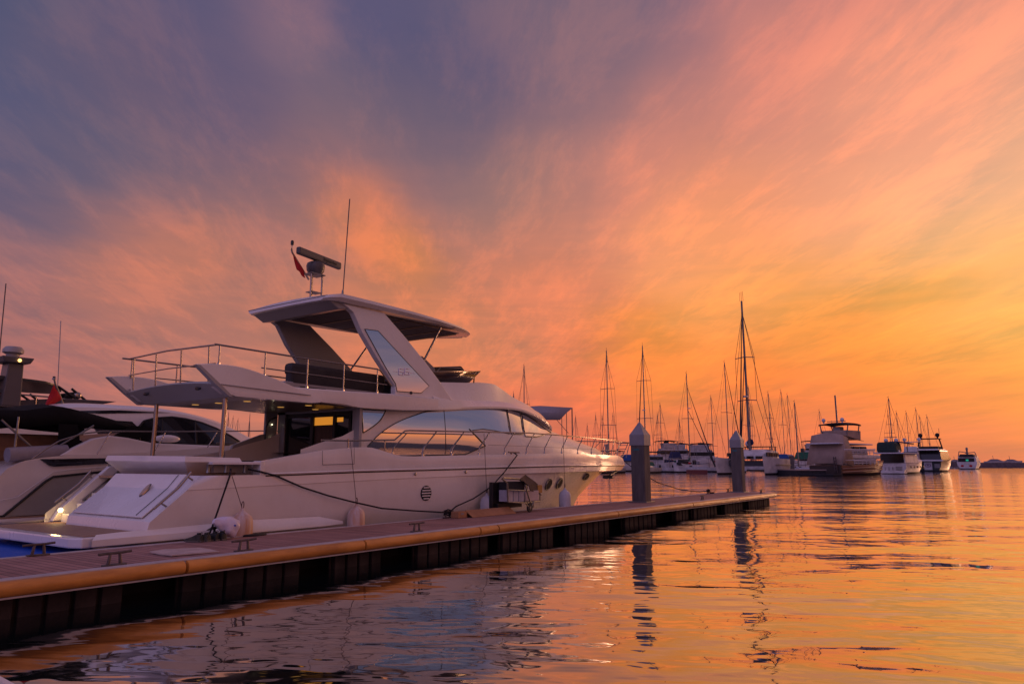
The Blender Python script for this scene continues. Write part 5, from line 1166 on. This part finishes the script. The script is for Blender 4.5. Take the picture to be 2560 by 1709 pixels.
# small motor boat in front at left of nearer pile
def cruiser(px, wy, yaw, name, label, L, B, fb, cab=(.2, .7, 12), cover=None, bimini=None, fly=False, hull=bhull, fend=0, extra=None, cat='motor boat'):
    t, u = boat(name, label, cat, px, wy, yaw)
    L, B, fb = L * u, B * u, fb * u
    q = MB(); lhull(q, L, B, fb, .35, x0=-L / 2); q.build('hull', hull, t, smooth=40); boot(t, L, B, fb, x0=-L / 2)
    x0, x1, ch = cab; cx = (x0 + x1) / 2 - .5; ch *= u
    q = MB(); q.box((cx * L, 0, fb + ch / 2), ((x1 - x0) * L, B * .72, ch), top=(.72, .80)); cbn = q.build('cabin', bcab, t, bevel=.12)
    q = MB(); q.box((cx * L, 0, fb + ch * .62), ((x1 - x0) * L * .86, B * .70, ch * .34)); q.build('window_band', bwin, cbn)
    if fly:
        q = MB(); q.box((cx * L - .05 * L, 0, fb + ch * 1.25), ((x1 - x0) * L * .62, B * .6, ch * .5), top=(1.1, 1.1)); q.build('flybridge', bcab, t, bevel=.08); q = MB(); q.box((cx * L, 0, fb + ch * 1.55), ((x1 - x0) * L * .2, B * .3, ch * .3)); q.build('helm_seat', bcanv, t)
    if bimini:
        bx0, bx1, bz, bm = bimini; z = bz * u
        q = MB(); rows = []
        for i in range(7):
            f = i / 6; xx = ((bx0 + (bx1 - bx0) * f) - .5) * L; zz = z - .10 * ch * (2 * f - 1) ** 2
            rows.append([(xx, -B * .36, zz - .2), (xx, -B * .2, zz), (xx, B * .2, zz), (xx, B * .36, zz - .2)])
        q.grid(rows); q.build('bimini', bm, t, smooth=50, solid=.14)
        for xx in (bx0 + .03, bx1 - .05):
            for k in (-1, 1): pole(t, [((xx - .5) * L, k * B * .35, fb), ((xx - .5) * L, k * B * .35, z - .2)], .07, None, 'bimini_pole')
    if cover:
        a, b, z0, z1, cm = cover
        q = MB(); q.box((((a + b) / 2 - .5) * L, 0, (z0 + z1) / 2 * u), ((b - a) * L, B * .8, (z1 - z0) * u), top=(.7, .6)); q.build('cover', cm, t, bevel=.15)
    for k in range(fend):
        q = MB(); xx = (-.30 + .6 * k / max(1, fend - 1)) * L; q.tube([(xx, -B * .5 - .1, fb * .85), (xx, -B * .5 - .12, fb * .15)], .28, 8); q.build('side_fender', bcanv, t, smooth=60)
        q = MB(); q.tube([(xx, B * .5 + .1, fb * .85), (xx, B * .5 + .12, fb * .15)], .28, 8); q.build('side_fender', bcanv, t, smooth=60)
    q = MB(); q.tube([(-L * .48, -B * .45, fb + .9), (0, -B * .5, fb + 1.0), (L * .3, -B * .36, fb * 1.2 + 1.0), (L * .5, 0, fb * 1.35 + .9), (L * .3, B * .36, fb * 1.2 + 1.0), (0, B * .5, fb + 1.0), (-L * .48, B * .45, fb + .9)], .05, 4); q.build('rail', steel, t)
    for k in range(6):
        xx = random.uniform(-.42, .40) * L; yy = random.uniform(-.3, .3) * B; hh_ = random.uniform(.5, 1.5)
        q = MB(); q.box((xx, yy, fb * 1.05 + hh_ / 2), (random.uniform(.5, 1.5), random.uniform(.4, 1.2), hh_), rz=random.uniform(0, 3)); q.build('deck_gear', random.choice([bcanv, navyc, redm, white_c, canvas_grey, wood_h]), t, bevel=.08)
    for k in range(3):
        xx = random.uniform(-.4, .3) * L; q = MB(); q.tube([(xx, random.uniform(-.3, .3) * B, fb), (xx + random.uniform(-.4, .4), 0, fb + ch + random.uniform(1, 4))], .05, 4); q.build('deck_pole', spar, t)
    if extra: extra(t, L, B, fb, u)
    return t
V1 = AZ + math.radians(150)      # bow toward us, a little to the left
V2 = AZ - math.radians(150)      # bow toward us, a little to the right
SD = AZ - math.radians(100)      # broadside, bow right
SL = AZ + math.radians(105)      # broadside, bow left
cruiser(1552, 1178, SL, 'motor_boat', 'white motor boat with blue covers behind the yacht bow pulpit', 110, 34, 17, (.25, .8, 15), cover=(.1, .5, 26, 42, bluec), bimini=(.45, 1.0, 52, bcanv))
cruiser(1500, 1176, SL, 'motor_boat', 'cluttered small boat half hidden by the yacht bow', 70, 26, 12, (.2, .7, 14), cover=(.5, .9, 18, 30, navyc))
cruiser(1650, 1180, SD, 'motor_boat', 'white boat with three dark fenders and a long dark awning roof', 104, 30, 21, (.05, .62, 22), bimini=(0, .70, 51, bcanv), fend=3)
cruiser(1668, 1177, SL, 'motor_boat', 'boat with a raised dark sun roof on poles behind the long awning', 80, 30, 30, (.2, .8, 26), bimini=(.15, .85, 76, bcanv), fly=True)
cruiser(1705, 1176, SD, 'motor_boat', 'boat with arched dark hood left of the green sail cover', 70, 28, 32, (.2, .8, 22), bimini=(.15, .75, 68, bcanv), fly=True)
cruiser(1718, 1181, SL, 'motor_boat', 'cream hulled open boat heaped with dark covers beside the catamaran', 78, 26, 19, (.35, .75, 8), cover=(.45, .85, 18, 33, bcanv))
cruiser(1690, 1179, SL, 'motor_boat', 'small boat with navy blue dodger left of the cream hull', 40, 24, 18, (.2, .7, 10), cover=(.15, .9, 32, 50, navyc))
def people(t, L, B, fb, u):
    for k, x in enumerate((-.12, .06)):
        q = MB(); q.lathe([(.02, 0), (.26, .05), (.30, .55), (.22, .75), (.10, .8), (.16, .9), (.17, 1.05), (.10, 1.18), (.01, 1.2)], (x * L, -B * .2, 54 * u), 10)
        q.build('red_figure', redm, t, smooth=60)  # red head-and-shoulder shapes for the people aboard
cruiser(1753, 1179, SD, 'motor_boat', 'white flybridge boat with dark bimini between green and red sail covers', 84, 34, 28, (.1, .95, 26), bimini=(.15, .85, 71, bcanv), fly=True, extra=people)
# catamaran
t, u = boat('catamaran', 'wide white sailing catamaran with twin hulls behind the far mooring pile', 'catamaran', 1878, 1185.5, AZ + math.radians(140))
Lc, Bc = 120 * u, 96 * u; ang = math.radians(118)
Lc, Bc, fb = 150 * u, 120 * u, 38 * u
for k in (-1, 1):
    q = MB(); b0 = len(q.v); lhull(q, Lc, 30 * u, fb, .12, x0=-Lc * .5, low=.8); q.xform(Matrix.Translation((0, k * Bc / 2, 0)), b0); q.build('hull', bhull, t, smooth=40); boot(t, Lc, 30 * u, fb, .8, x0=-Lc * .5, dy=k * Bc / 2)
    q = MB(); q.tube([(-Lc * .48, k * (Bc / 2 + 15.2 * u), fb * .62), (0, k * (Bc / 2 + 15.4 * u), fb * .62), (Lc * .2, k * (Bc / 2 + 14 * u), fb * .62)], .10, 4); q.build('dark_stripe', bdark, t)
q = MB(); q.box((-Lc * .16, 0, fb * .72), (Lc * .62, Bc * .95, fb * .36)); q.build('bridge_deck', mat('bridge_deck_shade', (.05, .045, .048), .5), t)  # shade of the tunnel between the hulls is put into this colour
q = MB(); rows = []
for i in range(9):
    f = i / 8; x = (-.42 + .62 * f) * Lc; hh_ = 24 * u * (1 - max(0, (f - .55) / .45) ** 2 * .75); w = Bc * .42 * (1 - max(0, f - .6) * .5)
    rows.append([(x, -w, fb), (x, -w * .92, fb + hh_ * .8), (x, -w * .6, fb + hh_), (x, w * .6, fb + hh_), (x, w * .92, fb + hh_ * .8), (x, w, fb)])
q.grid(rows); q.f.append(list(range(6))); q.f.append([48 + k for k in range(6)]); cb2 = q.build('cabin', bhull, t, smooth=40)
for k in (-1, 1):
    for i in range(5):
        q = MB(); q.box(((-.34 + .11 * i) * Lc, k * Bc * .415, fb + 11 * u), (.085 * Lc, .3, 9 * u)); q.build('cabin_window', bwin, cb2)
for i in range(4): q = MB(); q.box((.205 * Lc, (-.28 + .19 * i) * Bc, fb + 4 * u), (.4, Bc * .14, 6 * u)); q.build('cabin_window', bwin, cb2)
q = MB(); q.box((-.32 * Lc, 0, fb + 31 * u), (.34 * Lc, Bc * .7, 1.2 * u)); q.build('hard_bimini', bcanv, t, bevel=.1)
for a in (-.46, -.2):
    for k in (-1, 1): pole(t, [(a * Lc, k * Bc * .33, fb), (a * Lc, k * Bc * .33, fb + 31 * u)], .12, None, 'bimini_pole')
dome(t, -.30 * Lc, -Bc * .18, fb + 39 * u, 7.5 * u); dome(t, -.46 * Lc, -Bc * .40, fb + 36 * u, 5.5 * u, navyc)
# its mast
loc = Vector((0, 0, 0)); d = ray(1860, 752); pC = far_loc(1878, 1185.5); D = math.hypot(pC.x, pC.y); mh = H - WL + D * d.z / math.hypot(d.x, d.y)
q = MB(); q.tube([(0, 0, fb), (0, 0, mh)], .30, 8, .22); q.build('mast', spar, t, smooth=60)
for f in (.36, .63):
    q = MB(); z = fb + (mh - fb) * f; q.tube([(0, -25 * u, z), (.4, 0, z + .2), (0, 25 * u, z)], .10, 5); q.build('spreader', spar, t)
q = MB(); q.tube([(Lc * .42, 0, fb), (.3, 0, mh * .93)], .24, 6, .08); q.build('furled_headsail', bcanv, t)
q = MB(); q.tube([(Lc * .40, 0, fb), (.3, 0, mh * .66)], .16, 6, .08); q.build('inner_stay', bcanv, t)
for k in (-1, 1): q = MB(); q.tube([(-Lc * .12, k * Bc * .50, fb), (0, 0, mh * .93)], .06, 4); q.build('shroud', wire, t)
for k in (-1, 1): q = MB(); q.tube([(-Lc * .12, k * Bc * .48, fb), (0, k * 25 * u, fb + (mh - fb) * .36), (0, k * 25 * u, fb + (mh - fb) * .63), (0, 0, mh * .93)], .05, 4); q.build('shroud', wire, t)
for k in (-1, 0, 1): q = MB(); q.tube([(0, k * .4, mh), (k * .5, k * .5, mh + 2.2)], .04, 4); q.build('mast_aerial', wire, t)
q = MB(); q.lathe([(.02, 0), (.6, .03), (.6, .35), (.02, .4)], (.9, 0, fb + (mh - fb) * .38), 10); q.build('radar_dome', bhull, t)
q = MB(); q.tube([(-.5, 0, fb + 42 * u), (-Lc * .1, 0, fb + 40 * u)], .8, 8, .5); q.build('boom_cover', navyc, t, smooth=50)
# boats between catamaran and tan boat
cruiser(1950, 1179, SD, 'motor_boat', 'boat wrapped in bright blue tarpaulin right of the catamaran', 60, 30, 22, (.1, .6, 8), cover=(0, .95, 24, 44, bluec))
cruiser(2012, 1178, SD, 'motor_boat', 'boat with a bright green canopy left of the tan covered boat', 50, 28, 22, (.2, .8, 10), cover=(.05, .9, 30, 48, greenc))
cruiser(2030, 1176, SD, 'motor_boat', 'boat with small dark flybridge top peeping left of the tan awning', 50, 24, 44, (.2, .8, 14), bimini=(.1, .8, 74, bcanv), fly=True)
cruiser(1970, 1176, SL, 'motor_boat', 'low grey boat behind the blue tarpaulin', 54, 26, 26, (.2, .7, 10), cover=(.3, .9, 28, 40, canvas_grey))
# finger pontoon and its pile
p0 = far_loc(1965, 1190); u = upp_at(p0)
t = thing('finger_pontoon', 'low pontoon with dark side reaching left from the tan covered boat', 'pontoon', tuple(p0 + Vector((0, 0, 0))))
q = MB(); c0 = far_loc(2010, 1187); q.box((c0.x, c0.y, WL + .45), (12, 105 * u, 1.1), rz=AZ); q.build('float', bcanv, t)
q = MB(); q.box((c0.x, c0.y, WL + 1.1), (12.4, 107 * u, .22), rz=AZ); q.build('deck', mat('pontoon_top', (.30, .22, .20), .8, var=.2), t)
p0 = far_loc(1981, 1183); u = upp_at(p0)
t = thing('mooring_pile', 'small distant square pile between catamaran and tan covered boat', 'mooring pile', tuple(p0), 0, 'square mooring piles with white caps', local=True)
q = MB(); q.box((0, 0, 21 * u), (11 * u, 11 * u, 46 * u), rz=.3); q.build('shaft', pilem, t)
q = MB(); q.box((0, 0, 44.8 * u), (12.5 * u, 12.5 * u, 4 * u), rz=.3, top=(.3, .3)); q.build('cap', capm, t)
# cream jetty piece in front of the dark boats
c0 = far_loc(1742, 1183); u = upp_at(c0); q = MB(); q.box((c0.x, c0.y, WL + .4), (5, 40 * u, 1.0), rz=AZ); tag(q.build('low_pontoon', mat('red_edge', (.16, .04, .035), .7)), 'low dark pontoon with reddish top left of the catamaran bow', 'pontoon')

# ---- big tan-covered boat, seen from its quarter
t, u = boat('covered_yacht', 'big wooden hulled boat wrapped in a tan awning, two decks and a flybridge', 'yacht', 2066, 1188, math.radians(-13))
B, L = 88 * u, 27.0 / (.112) * u
L = 350 * u
q = MB(); lhull(q, L, B, 25 * u, .55, n=24, transom=.92); q.build('hull', wood_h, t, smooth=40); boot(t, L, B, 25 * u, transom=.92, n=24)
q = MB()
for zf in (9, 17): q.tube([(x, -B / 2 * w * 1.01, zf * u + .02 * x) for x, w in ((0, .93), (L * .2, .98), (L * .4, 1), (L * .6, .9), (L * .8, .62))], .14, 5)
for zf in (9, 17): q = MB(); q.tube([(x, -B / 2 * w * 1.01, zf * u + .02 * x) for x, w in ((0, .93), (L * .2, .98), (L * .4, 1), (L * .6, .9), (L * .8, .62))], .14, 5); q.build('rubbing_band', mat('pale_band', (.26, .13, .08), .4), t, smooth=50)
q = MB(); q.box((-.2, 0, 12 * u), (.5, B * .90, 24 * u)); q.build('transom', mat('dark_transom', (.03, .018, .015), .5), t)
q = MB(); q.box((-2.2, 0, 2.2 * u), (4.5, B * .95, 3 * u)); q.build('bathing_platform', bcanv, t)
q = MB(); q.box((L * .34, 0, 33 * u), (L * .56, B * .86, 18 * u)); q.build('lower_deckhouse', bhull, t, bevel=.15)
q = MB(); q.box((L * .34, 0, 47 * u), (L * .66, B * .97, 10 * u)); q.build('upper_deck', bhull, t, bevel=.2)
q = MB(); q.box((L * .30, 0, 62 * u), (L * .42, B * .78, 24 * u), top=(.95, .95)); q.build('upper_deckhouse', bhull, t, bevel=.15)
q = MB(); q.box((L * .26, 0, 79 * u), (L * .58, B * .96, 3 * u)); q.build('upper_roof', white_c, t, bevel=.1)
for k, (x, w) in enumerate(((.16, .10), (.29, .11), (.42, .10))):
    q = MB(); q.box((L * x, -B * .435, 34 * u), (L * w, .1, 13 * u)); q.build('window', bwin, t); q = MB(); q.box((L * x, -B * .385, 64 * u), (L * w * .9, .5, 15 * u)); q.build('window', bwin, t)
for z0 in (26, 52):
    for dz in (4, 8, 11.5):
        q = MB(); q.tube([(L * .03, -B * .50, (z0 + dz) * u), (L * .25, -B * .51, (z0 + dz + .4) * u), (L * .5, -B * .49, (z0 + dz + 2) * u), (L * .62, -B * .42, (z0 + dz + 3.5) * u)], .09 if dz < 11 else .16, 5); q.build('deck_rail', white_c, t)
    for i in range(9):
        x = L * (.05 + .07 * i); q = MB(); q.tube([(x, -B * .495, z0 * u), (x, -B * .495, (z0 + 12) * u)], .07, 4); q.build('rail_post', white_c, t)
aw = MB()
zt0, zt1 = 107, 32
aw.grid([[(-.6, y * B * .52, 30 * u + (0 if abs(y) < 1 else -.4)) for y in (-1, -.5, 0, .5, 1)], [(L * .03, y * B * .50, 68 * u) for y in (-1, -.5, 0, .5, 1)],
         [(L * .055, y * B * .46, (100 if abs(y) == 1 else (104 if abs(y) == .5 else 106)) * u) for y in (-1, -.5, 0, .5, 1)],
         [(L * .16, y * B * .46, (97 if abs(y) == 1 else 102) * u) for y in (-1, -.5, 0, .5, 1)], [(L * .40, y * B * .47, (87 if abs(y) == 1 else 91) * u) for y in (-1, -.5, 0, .5, 1)]])
aw.build('awning', tanc, t, smooth=25, solid=.06)
aw = MB(); aw.grid([[(-.6, -B * .52, 28 * u), (L * .03, -B * .515, 30 * u), (L * .17, -B * .52, 22 * u)], [(L * .03, -B * .50, 68 * u), (L * .06, -B * .505, 68 * u), (L * .145, -B * .51, 64 * u)], [(L * .055, -B * .46, 100 * u), (L * .06, -B * .462, 98 * u), (L * .115, -B * .47, 95 * u)]])
aw.build('awning_side', tanc, t, smooth=40, solid=.06)
q = MB(); q.box((L * .30, 0, 102 * u), (L * .22, B * .74, 24 * u), top=(1.05, 1.02)); q.build('flybridge', tanc, t, bevel=.15)
q = MB(); q.box((L * .25, 0, 118 * u), (2, B * .22, 12 * u)); q.build('helm_seats', canvas_grey, t, bevel=.2)
q = MB(); rows = []
for i in range(7):
    f = i / 6; rows.append([(L * (.17 + .22 * f), y * B * .44, (134 - 3.5 * y * y - 3 * (2 * f - 1) ** 2) * u) for y in (-1, -.5, 0, .5, 1)])
q.grid(rows); q.build('hard_top', bcanv, t, smooth=50, solid=.25)
for x in (.18, .37):
    for k in (-1, 1): pole(t, [(L * x, k * B * .36, 104 * u), (L * x, k * B * .42, 131 * u)], .13, None, 'top_post')
dome(t, L * .2, B * .33, 141 * u, 5 * u); dome(t, L * .2, -B * .22, 141 * u, 5 * u)
pole(t, [(L * .24, 0, 130 * u), (L * .24, 0, 206 * u)], .18, None, 'signal_mast'); pole(t, [(L * .24, B * .3, 138 * u), (L * .24, -B * .25, 138 * u)], .08, None, 'aerial_bar')
for y in (-.03, .03): pole(t, [(-.7, -B * .33 + y * B, 8 * u), (-1.0, -B * .33 + y * B, 46 * u)], .10, wire, 'ladder_side')
for i in range(5): pole(t, [(-.85, -B * .36, (14 + 7 * i) * u), (-.85, -B * .30, (14 + 7 * i) * u)], .08, wire, 'ladder_rung')
# its dinghy
p0 = far_loc(2030, 1186); u = upp_at(p0); p0.z = WL + 13 * u
q = MB(); w2 = 37 * u
t2 = thing('inflatable_dinghy', 'pale grey inflatable dinghy slung across the stern of the tan covered boat', 'dinghy', tuple(p0 - rgt * 0), 0, None, local=True)
for k, off in enumerate((-4 * u, 4 * u)):
    q = MB(); q.tube([tuple(rgt * (-w2) + fwd * off + Vector((0, 0, 2.5 * u))), tuple(rgt * (-w2 * .8) + fwd * off), tuple(rgt * 0 + fwd * off + Vector((0, 0, -.6 * u))), tuple(rgt * (w2 * .8) + fwd * off), tuple(rgt * w2 + fwd * off * .3 + Vector((0, 0, 2 * u)))], 4.4 * u, 10); q.build('tube', white_c, t2, smooth=60)
q = MB(); q.box((0, 0, -2 * u), (6 * u, w2 * 1.5, 2 * u), rz=AZ); q.build('floor', canvas_grey, t2)
# ---- stern-on yachts to the right
def sternyacht(px, wy, name, label, bpx, hull, specs, yaw=-.10, L=26):
    t, u = boat(name, label, 'yacht', px, wy, yaw); B = bpx * u
    q = MB(); lhull(q, L, B, specs['fb'] * u, .5, n=18, transom=.9); q.build('hull', hull, t, smooth=40); boot(t, L, B, specs['fb'] * u, transom=.9)
    return t, u, B, L
t, u, B, L = sternyacht(2232, 1184, 'stern_on_yacht', 'white yacht seen from astern, navy bimini and a covered tender on its top deck', 72, bhull, dict(fb=26))
q = MB(); q.box((-1.2, 0, 3 * u), (2.6, B * .9, 4 * u)); q.build('bathing_platform', bhull, t, bevel=.1)
q = MB(); q.box((L * .3, 0, 38 * u), (L * .55, B * .82, 24 * u), top=(.9, .92)); q.build('deckhouse', bhull, t, bevel=.2)
q = MB(); q.box((L * .02, 0, 38 * u), (.3, B * .74, 20 * u)); q.build('salon_glass', bwin, t)
q = MB(); q.box((L * .22, 0, 51 * u), (L * .60, B * .95, 3 * u)); q.build('fly_deck', white_c, t, bevel=.1)
q = MB(); q.box((L * .08, B * .12, 66 * u), (6, B * .66, 26 * u), top=(.9, .9)); q.build('tender_cover', mat('dark_green_cover', (.012, .03, .028), .7, var=.3), t, bevel=.5)
q = MB(); q.tube([(L * .05, -B * .25, 56 * u), (L * .05, B * .45, 55 * u)], 3.2 * u, 8); q.build('tender_keel', bhull, t, smooth=60)
q = MB(); rows = [[(L * (.1 + .2 * f), y * B * .46, (80 - 4 * y * y) * u) for y in (-1.1, -.6, 0, .6)] for f in (0, .5, 1)]; q.grid(rows); q.build('bimini', navyc, t, smooth=50, solid=.3)
for k in (-1, .6): pole(t, [(L * .1, k * B * .44, 52 * u), (L * .1, k * B * .46, 77 * u)], .1, None, 'bimini_pole')
dome(t, L * .14, B * .25, 84 * u, 5 * u); dome(t, L * .14, -B * .08, 84 * u, 5 * u); pole(t, [(L * .1, B * .22, 78 * u), (L * .08, B * .20, 62 * u)], .35, white_c, 'crane_arm'); pole(t, [(L * .1, B * .02, 78 * u), (L * .08, 0, 62 * u)], .35, white_c, 'crane_arm')
pole(t, [(L * .14, B * .3, 92 * u), (L * .14, -B * .12, 92 * u)], .08, None, 'aerial_bar')
for i in range(5):
    q = MB(); q.sphere((L * (.12 + .13 * i), -B * .49, 17 * u), .35, (1.2, .3, .9), 10, 6); q.build('porthole', bwin, t)
for i in range(3): q = MB(); q.box((-.12, -B * .22 - .0, (10 + 3.5 * i) * u), (.1, B * .2, .8 * u)); q.build('stern_vent', bwin, t)
q = MB()
for k in (-.02, .10, .22): pole(t, [(-.14, k * B, 9 * u), (-.14, k * B, 17 * u)], .06, wire, 'stern_rail')
t, u, B, L = sternyacht(2277, 1178, 'stern_on_yacht', 'blue and white boat half hidden between the two stern-on yachts', 40, bhull, dict(fb=22))
q = MB(); q.box((L * .3, 0, 42 * u), (L * .5, B * .9, 40 * u), top=(.85, .8)); q.build('deckhouse', bhull, t, bevel=.2)
q = MB(); q.box((L * .04, 0, 44 * u), (.4, B * .8, 9 * u)); q.build('blue_window', mat('blue_glass', (.02, .03, .09), .2), t)
q = MB(); q.box((L * .2, 0, 74 * u), (3, B * 1.0, 1.2 * u)); q.build('arch_bar', white_c, t)
for k in (-1, 1): pole(t, [(L * .2, k * B * .45, 60 * u), (L * .2, k * B * .45, 74 * u)], .12, None, 'arch_post'); dome(t, L * .2, k * B * .42, 80 * u, 4.4 * u)
t, u, B, L = sternyacht(2322, 1178, 'stern_on_yacht', 'dark hulled yacht seen from astern with a pale crest panel on its transom', 66, mat('dark_green_hull', (.02, .03, .032), .3, var=.2), dict(fb=27))
q = MB(); q.box((-.1, 0, 13 * u), (.2, B * .26, 22 * u)); cpn = q.build('crest_panel', white_c, t)
q = MB(); q.lathe([(4.2 * u, -.05), (5.3 * u, -.1), (5.3 * u, .02), (4.2 * u, 0)], (-.24, 0, 15 * u), 20, 'x'); q.xform(Matrix.Translation((0, 0, 15 * u)) @ Matrix.Diagonal((1, 1.25, .8, 1)) @ Matrix.Translation((0, 0, -15 * u))); q.build('crest_ring', mat('crest_violet', (.14, .06, .14), .5), cpn)
q = MB(); q.tube([(-.26, 2.4 * u, 14 * u), (-.26, 0, 17 * u), (-.26, -2.4 * u, 14 * u)], .14, 5); q.build('crest_mark', MATS['crest_violet'], cpn)
for i in range(4): q = MB(); q.box((-.12, -B * .30, (10 + 2.6 * i) * u), (.14, B * .18, .9 * u)); q.build('louvre', white_c, t)
q = MB(); q.box((-.3, 0, 27 * u), (2, B * 1.02, 4 * u)); q.build('stern_band', white_c, t, bevel=.1)
q = MB(); q.box((L * .3, 0, 40 * u), (L * .6, B * .92, 26 * u), top=(.85, .86)); q.build('deckhouse', bwin, t, bevel=.3)
q = MB(); q.box((L * .24, 0, 54 * u), (L * .55, B * .80, 4 * u), top=(.95, .95)); q.build('fly_deck', bhull, t, bevel=.2)
q = MB(); q.box((L * .22, 0, 59 * u), (L * .3, B * .68, 7 * u)); q.build('fly_seats', bcanv, t, bevel=.3)
q = MB(); q.box((L * .2, 0, 82 * u), (6, B * .72, 1.8 * u)); q.build('hard_top', bcanv, t, bevel=.2)
for k in (-1, 1): pole(t, [(L * .2, k * B * .42, 56 * u), (L * .2, k * B * .34, 81 * u)], .22, bcanv, 'top_post'); dome(t, L * .2, k * B * .29, 91 * u, 5.2 * u, bcanv)
pole(t, [(L * .2, -B * .36, 92 * u), (L * .2, -B * .36, 108 * u)], .06, wire, 'aerial')
q = MB(); q.box((-1.2, 0, 2.5 * u), (2.6, B * .95, 3 * u)); q.build('bathing_platform', bcanv, t)
t, u, B, L = sternyacht(2419, 1172, 'stern_on_yacht', 'small far white yacht seen from astern, alone near the breakwater', 48, bhull, dict(fb=18), yaw=-.05)
q = MB(); q.box((L * .3, 0, 24 * u), (L * .55, B * .86, 16 * u), top=(.9, .9)); q.build('deckhouse', bhull, t, bevel=.2)
q = MB(); q.box((L * .02, B * .03, 22 * u), (.4, B * .72, 10 * u)); q.build('salon_glass', bwin, t); q = MB(); q.box((L * .01, -B * .02, 22 * u), (.3, B * .12, 4 * u)); q.build('stern_lamp', mat('green_lamp', (.02, .3, .18), .4, emit=(.02, .5, .3), es=.5), t)
q = MB(); q.box((L * .2, 0, 34 * u), (L * .4, B * .7, 6 * u), top=(.9, .8)); q.build('fly_deck', bcanv, t, bevel=.2)
for a, b in (((.42, 30), (.36, 44)), ((-.42, 30), (-.34, 42)), ((.36, 44), (-.1, 40)), ((-.34, 42), (.1, 40))): pole(t, [(L * .2, a[0] * B, a[1] * u), (L * .2, b[0] * B, b[1] * u)], .2, None, 'radar_arch')
pole(t, [(L * .2, 0, 36 * u), (L * .2, 0, 54 * u)], .45, None, 'mast'); dome(t, L * .2, 0, 50 * u, 3 * u, canvas_grey)
for k, c in ((.22, redm), (-.16, redm)): q = MB(); q.sphere((-.1, k * B, 8 * u), 3.4 * u, (.2, 1.1, .8), 10, 6); q.build('stern_buoy', c, t, smooth=60)
# floating clutter and dinghies left of the small yacht
for px, lab in ((2368, 'tiny pale dinghy near the breakwater, left one'), (2386, 'tiny pale dinghy near the breakwater beside the small far yacht')):
    p0 = far_loc(px, 1171.5); u = upp_at(p0); q = MB(); b0 = 0; lhull(q, 14 * u, 6 * u, 3.5 * u, .4, n=10); q.xform(Matrix.Translation(p0) @ Euler((0, 0, AZ - 1.6)).to_matrix().to_4x4()); o = q.build('dinghy', bhull, smooth=40); tag(o, lab, 'dinghy')
# breakwater
def strip(px0, px1, wy, h0, label, m):
    a, b = far_loc(px0, wy), far_loc(px1, wy); d_ = (b - a).normalized(); nn = Vector((-d_.y, d_.x, 0)); q = MB(); n = 60; rows = [[], [], [], []]
    for i in range(n + 1):
        p = a + (b - a) * i / n; hh_ = h0 * (1 + .10 * noise.noise(Vector((i * .9, 2, 1))))
        w = 6 + noise.noise(Vector((i * .7, 5, 1)))
        for k, (o_, z_) in enumerate(((-w, -1), (-2.5, hh_), (2.5, hh_ * 1.02), (w, -1))): rows[k].append(p + nn * o_ + Vector((0, 0, z_)))
    q.grid(rows); o = q.build('breakwater', m, smooth=20); return tag(o, label, 'breakwater')
bkm = mat('breakwater_stone', (.10, .07, .08), .9, var=.4, vscale=.5, bump=.3, bscale=.8)
u = upp_at(far_loc(2500, 1168.6))
strip(2440, 2760, 1168.6, 12.5 * u, 'low dark stone breakwater along the horizon at the right edge', bkm)
strip(2353, 2412, 1169.5, 14 * u, 'short piece of dark breakwater left of the small far yacht', bkm)
for px, w, lab, hh_ in ((2492, 52, 'long low pale yacht moored beyond the breakwater, the left one', 9), (2532, 44, 'low pale yacht moored beyond the breakwater at the frame edge', 8), (2392, 34, 'low pale boat beyond the breakwater left of the small far yacht', 7)):
    p0 = far_loc(px, 1167.6); u = upp_at(p0)
    t = thing('distant_yacht', lab, 'yacht', tuple(p0), AZ - math.radians(112), 'yachts beyond the breakwater', local=True)
    q = MB(); lhull(q, w * u, 12 * u, 15 * u, .1, x0=-w * u / 2, n=10); q.build('hull', mat('distant_hull', (.34, .30, .31), .5), t, smooth=40)
    q = MB(); q.prism([(-w * .38 * u, 15 * u), (-w * .2 * u, (15 + hh_ * .6) * u), (w * .05 * u, (15 + hh_ * .6) * u), (w * .28 * u, 15.5 * u)], -4 * u, 4 * u); q.build('deckhouse', mat('distant_house', (.20, .17, .19), .4), t)
    q = MB(); q.tube([(-w * .1 * u, 0, 18 * u), (-w * .12 * u, 0, (20 + hh_) * u)], .25 * u * 2, 5); q.build('mast', spar, t)
# thin wires of a pontoon crane seen under the overhang
# ---------------------------------------------------------------- done
bpy.context.view_layer.update()
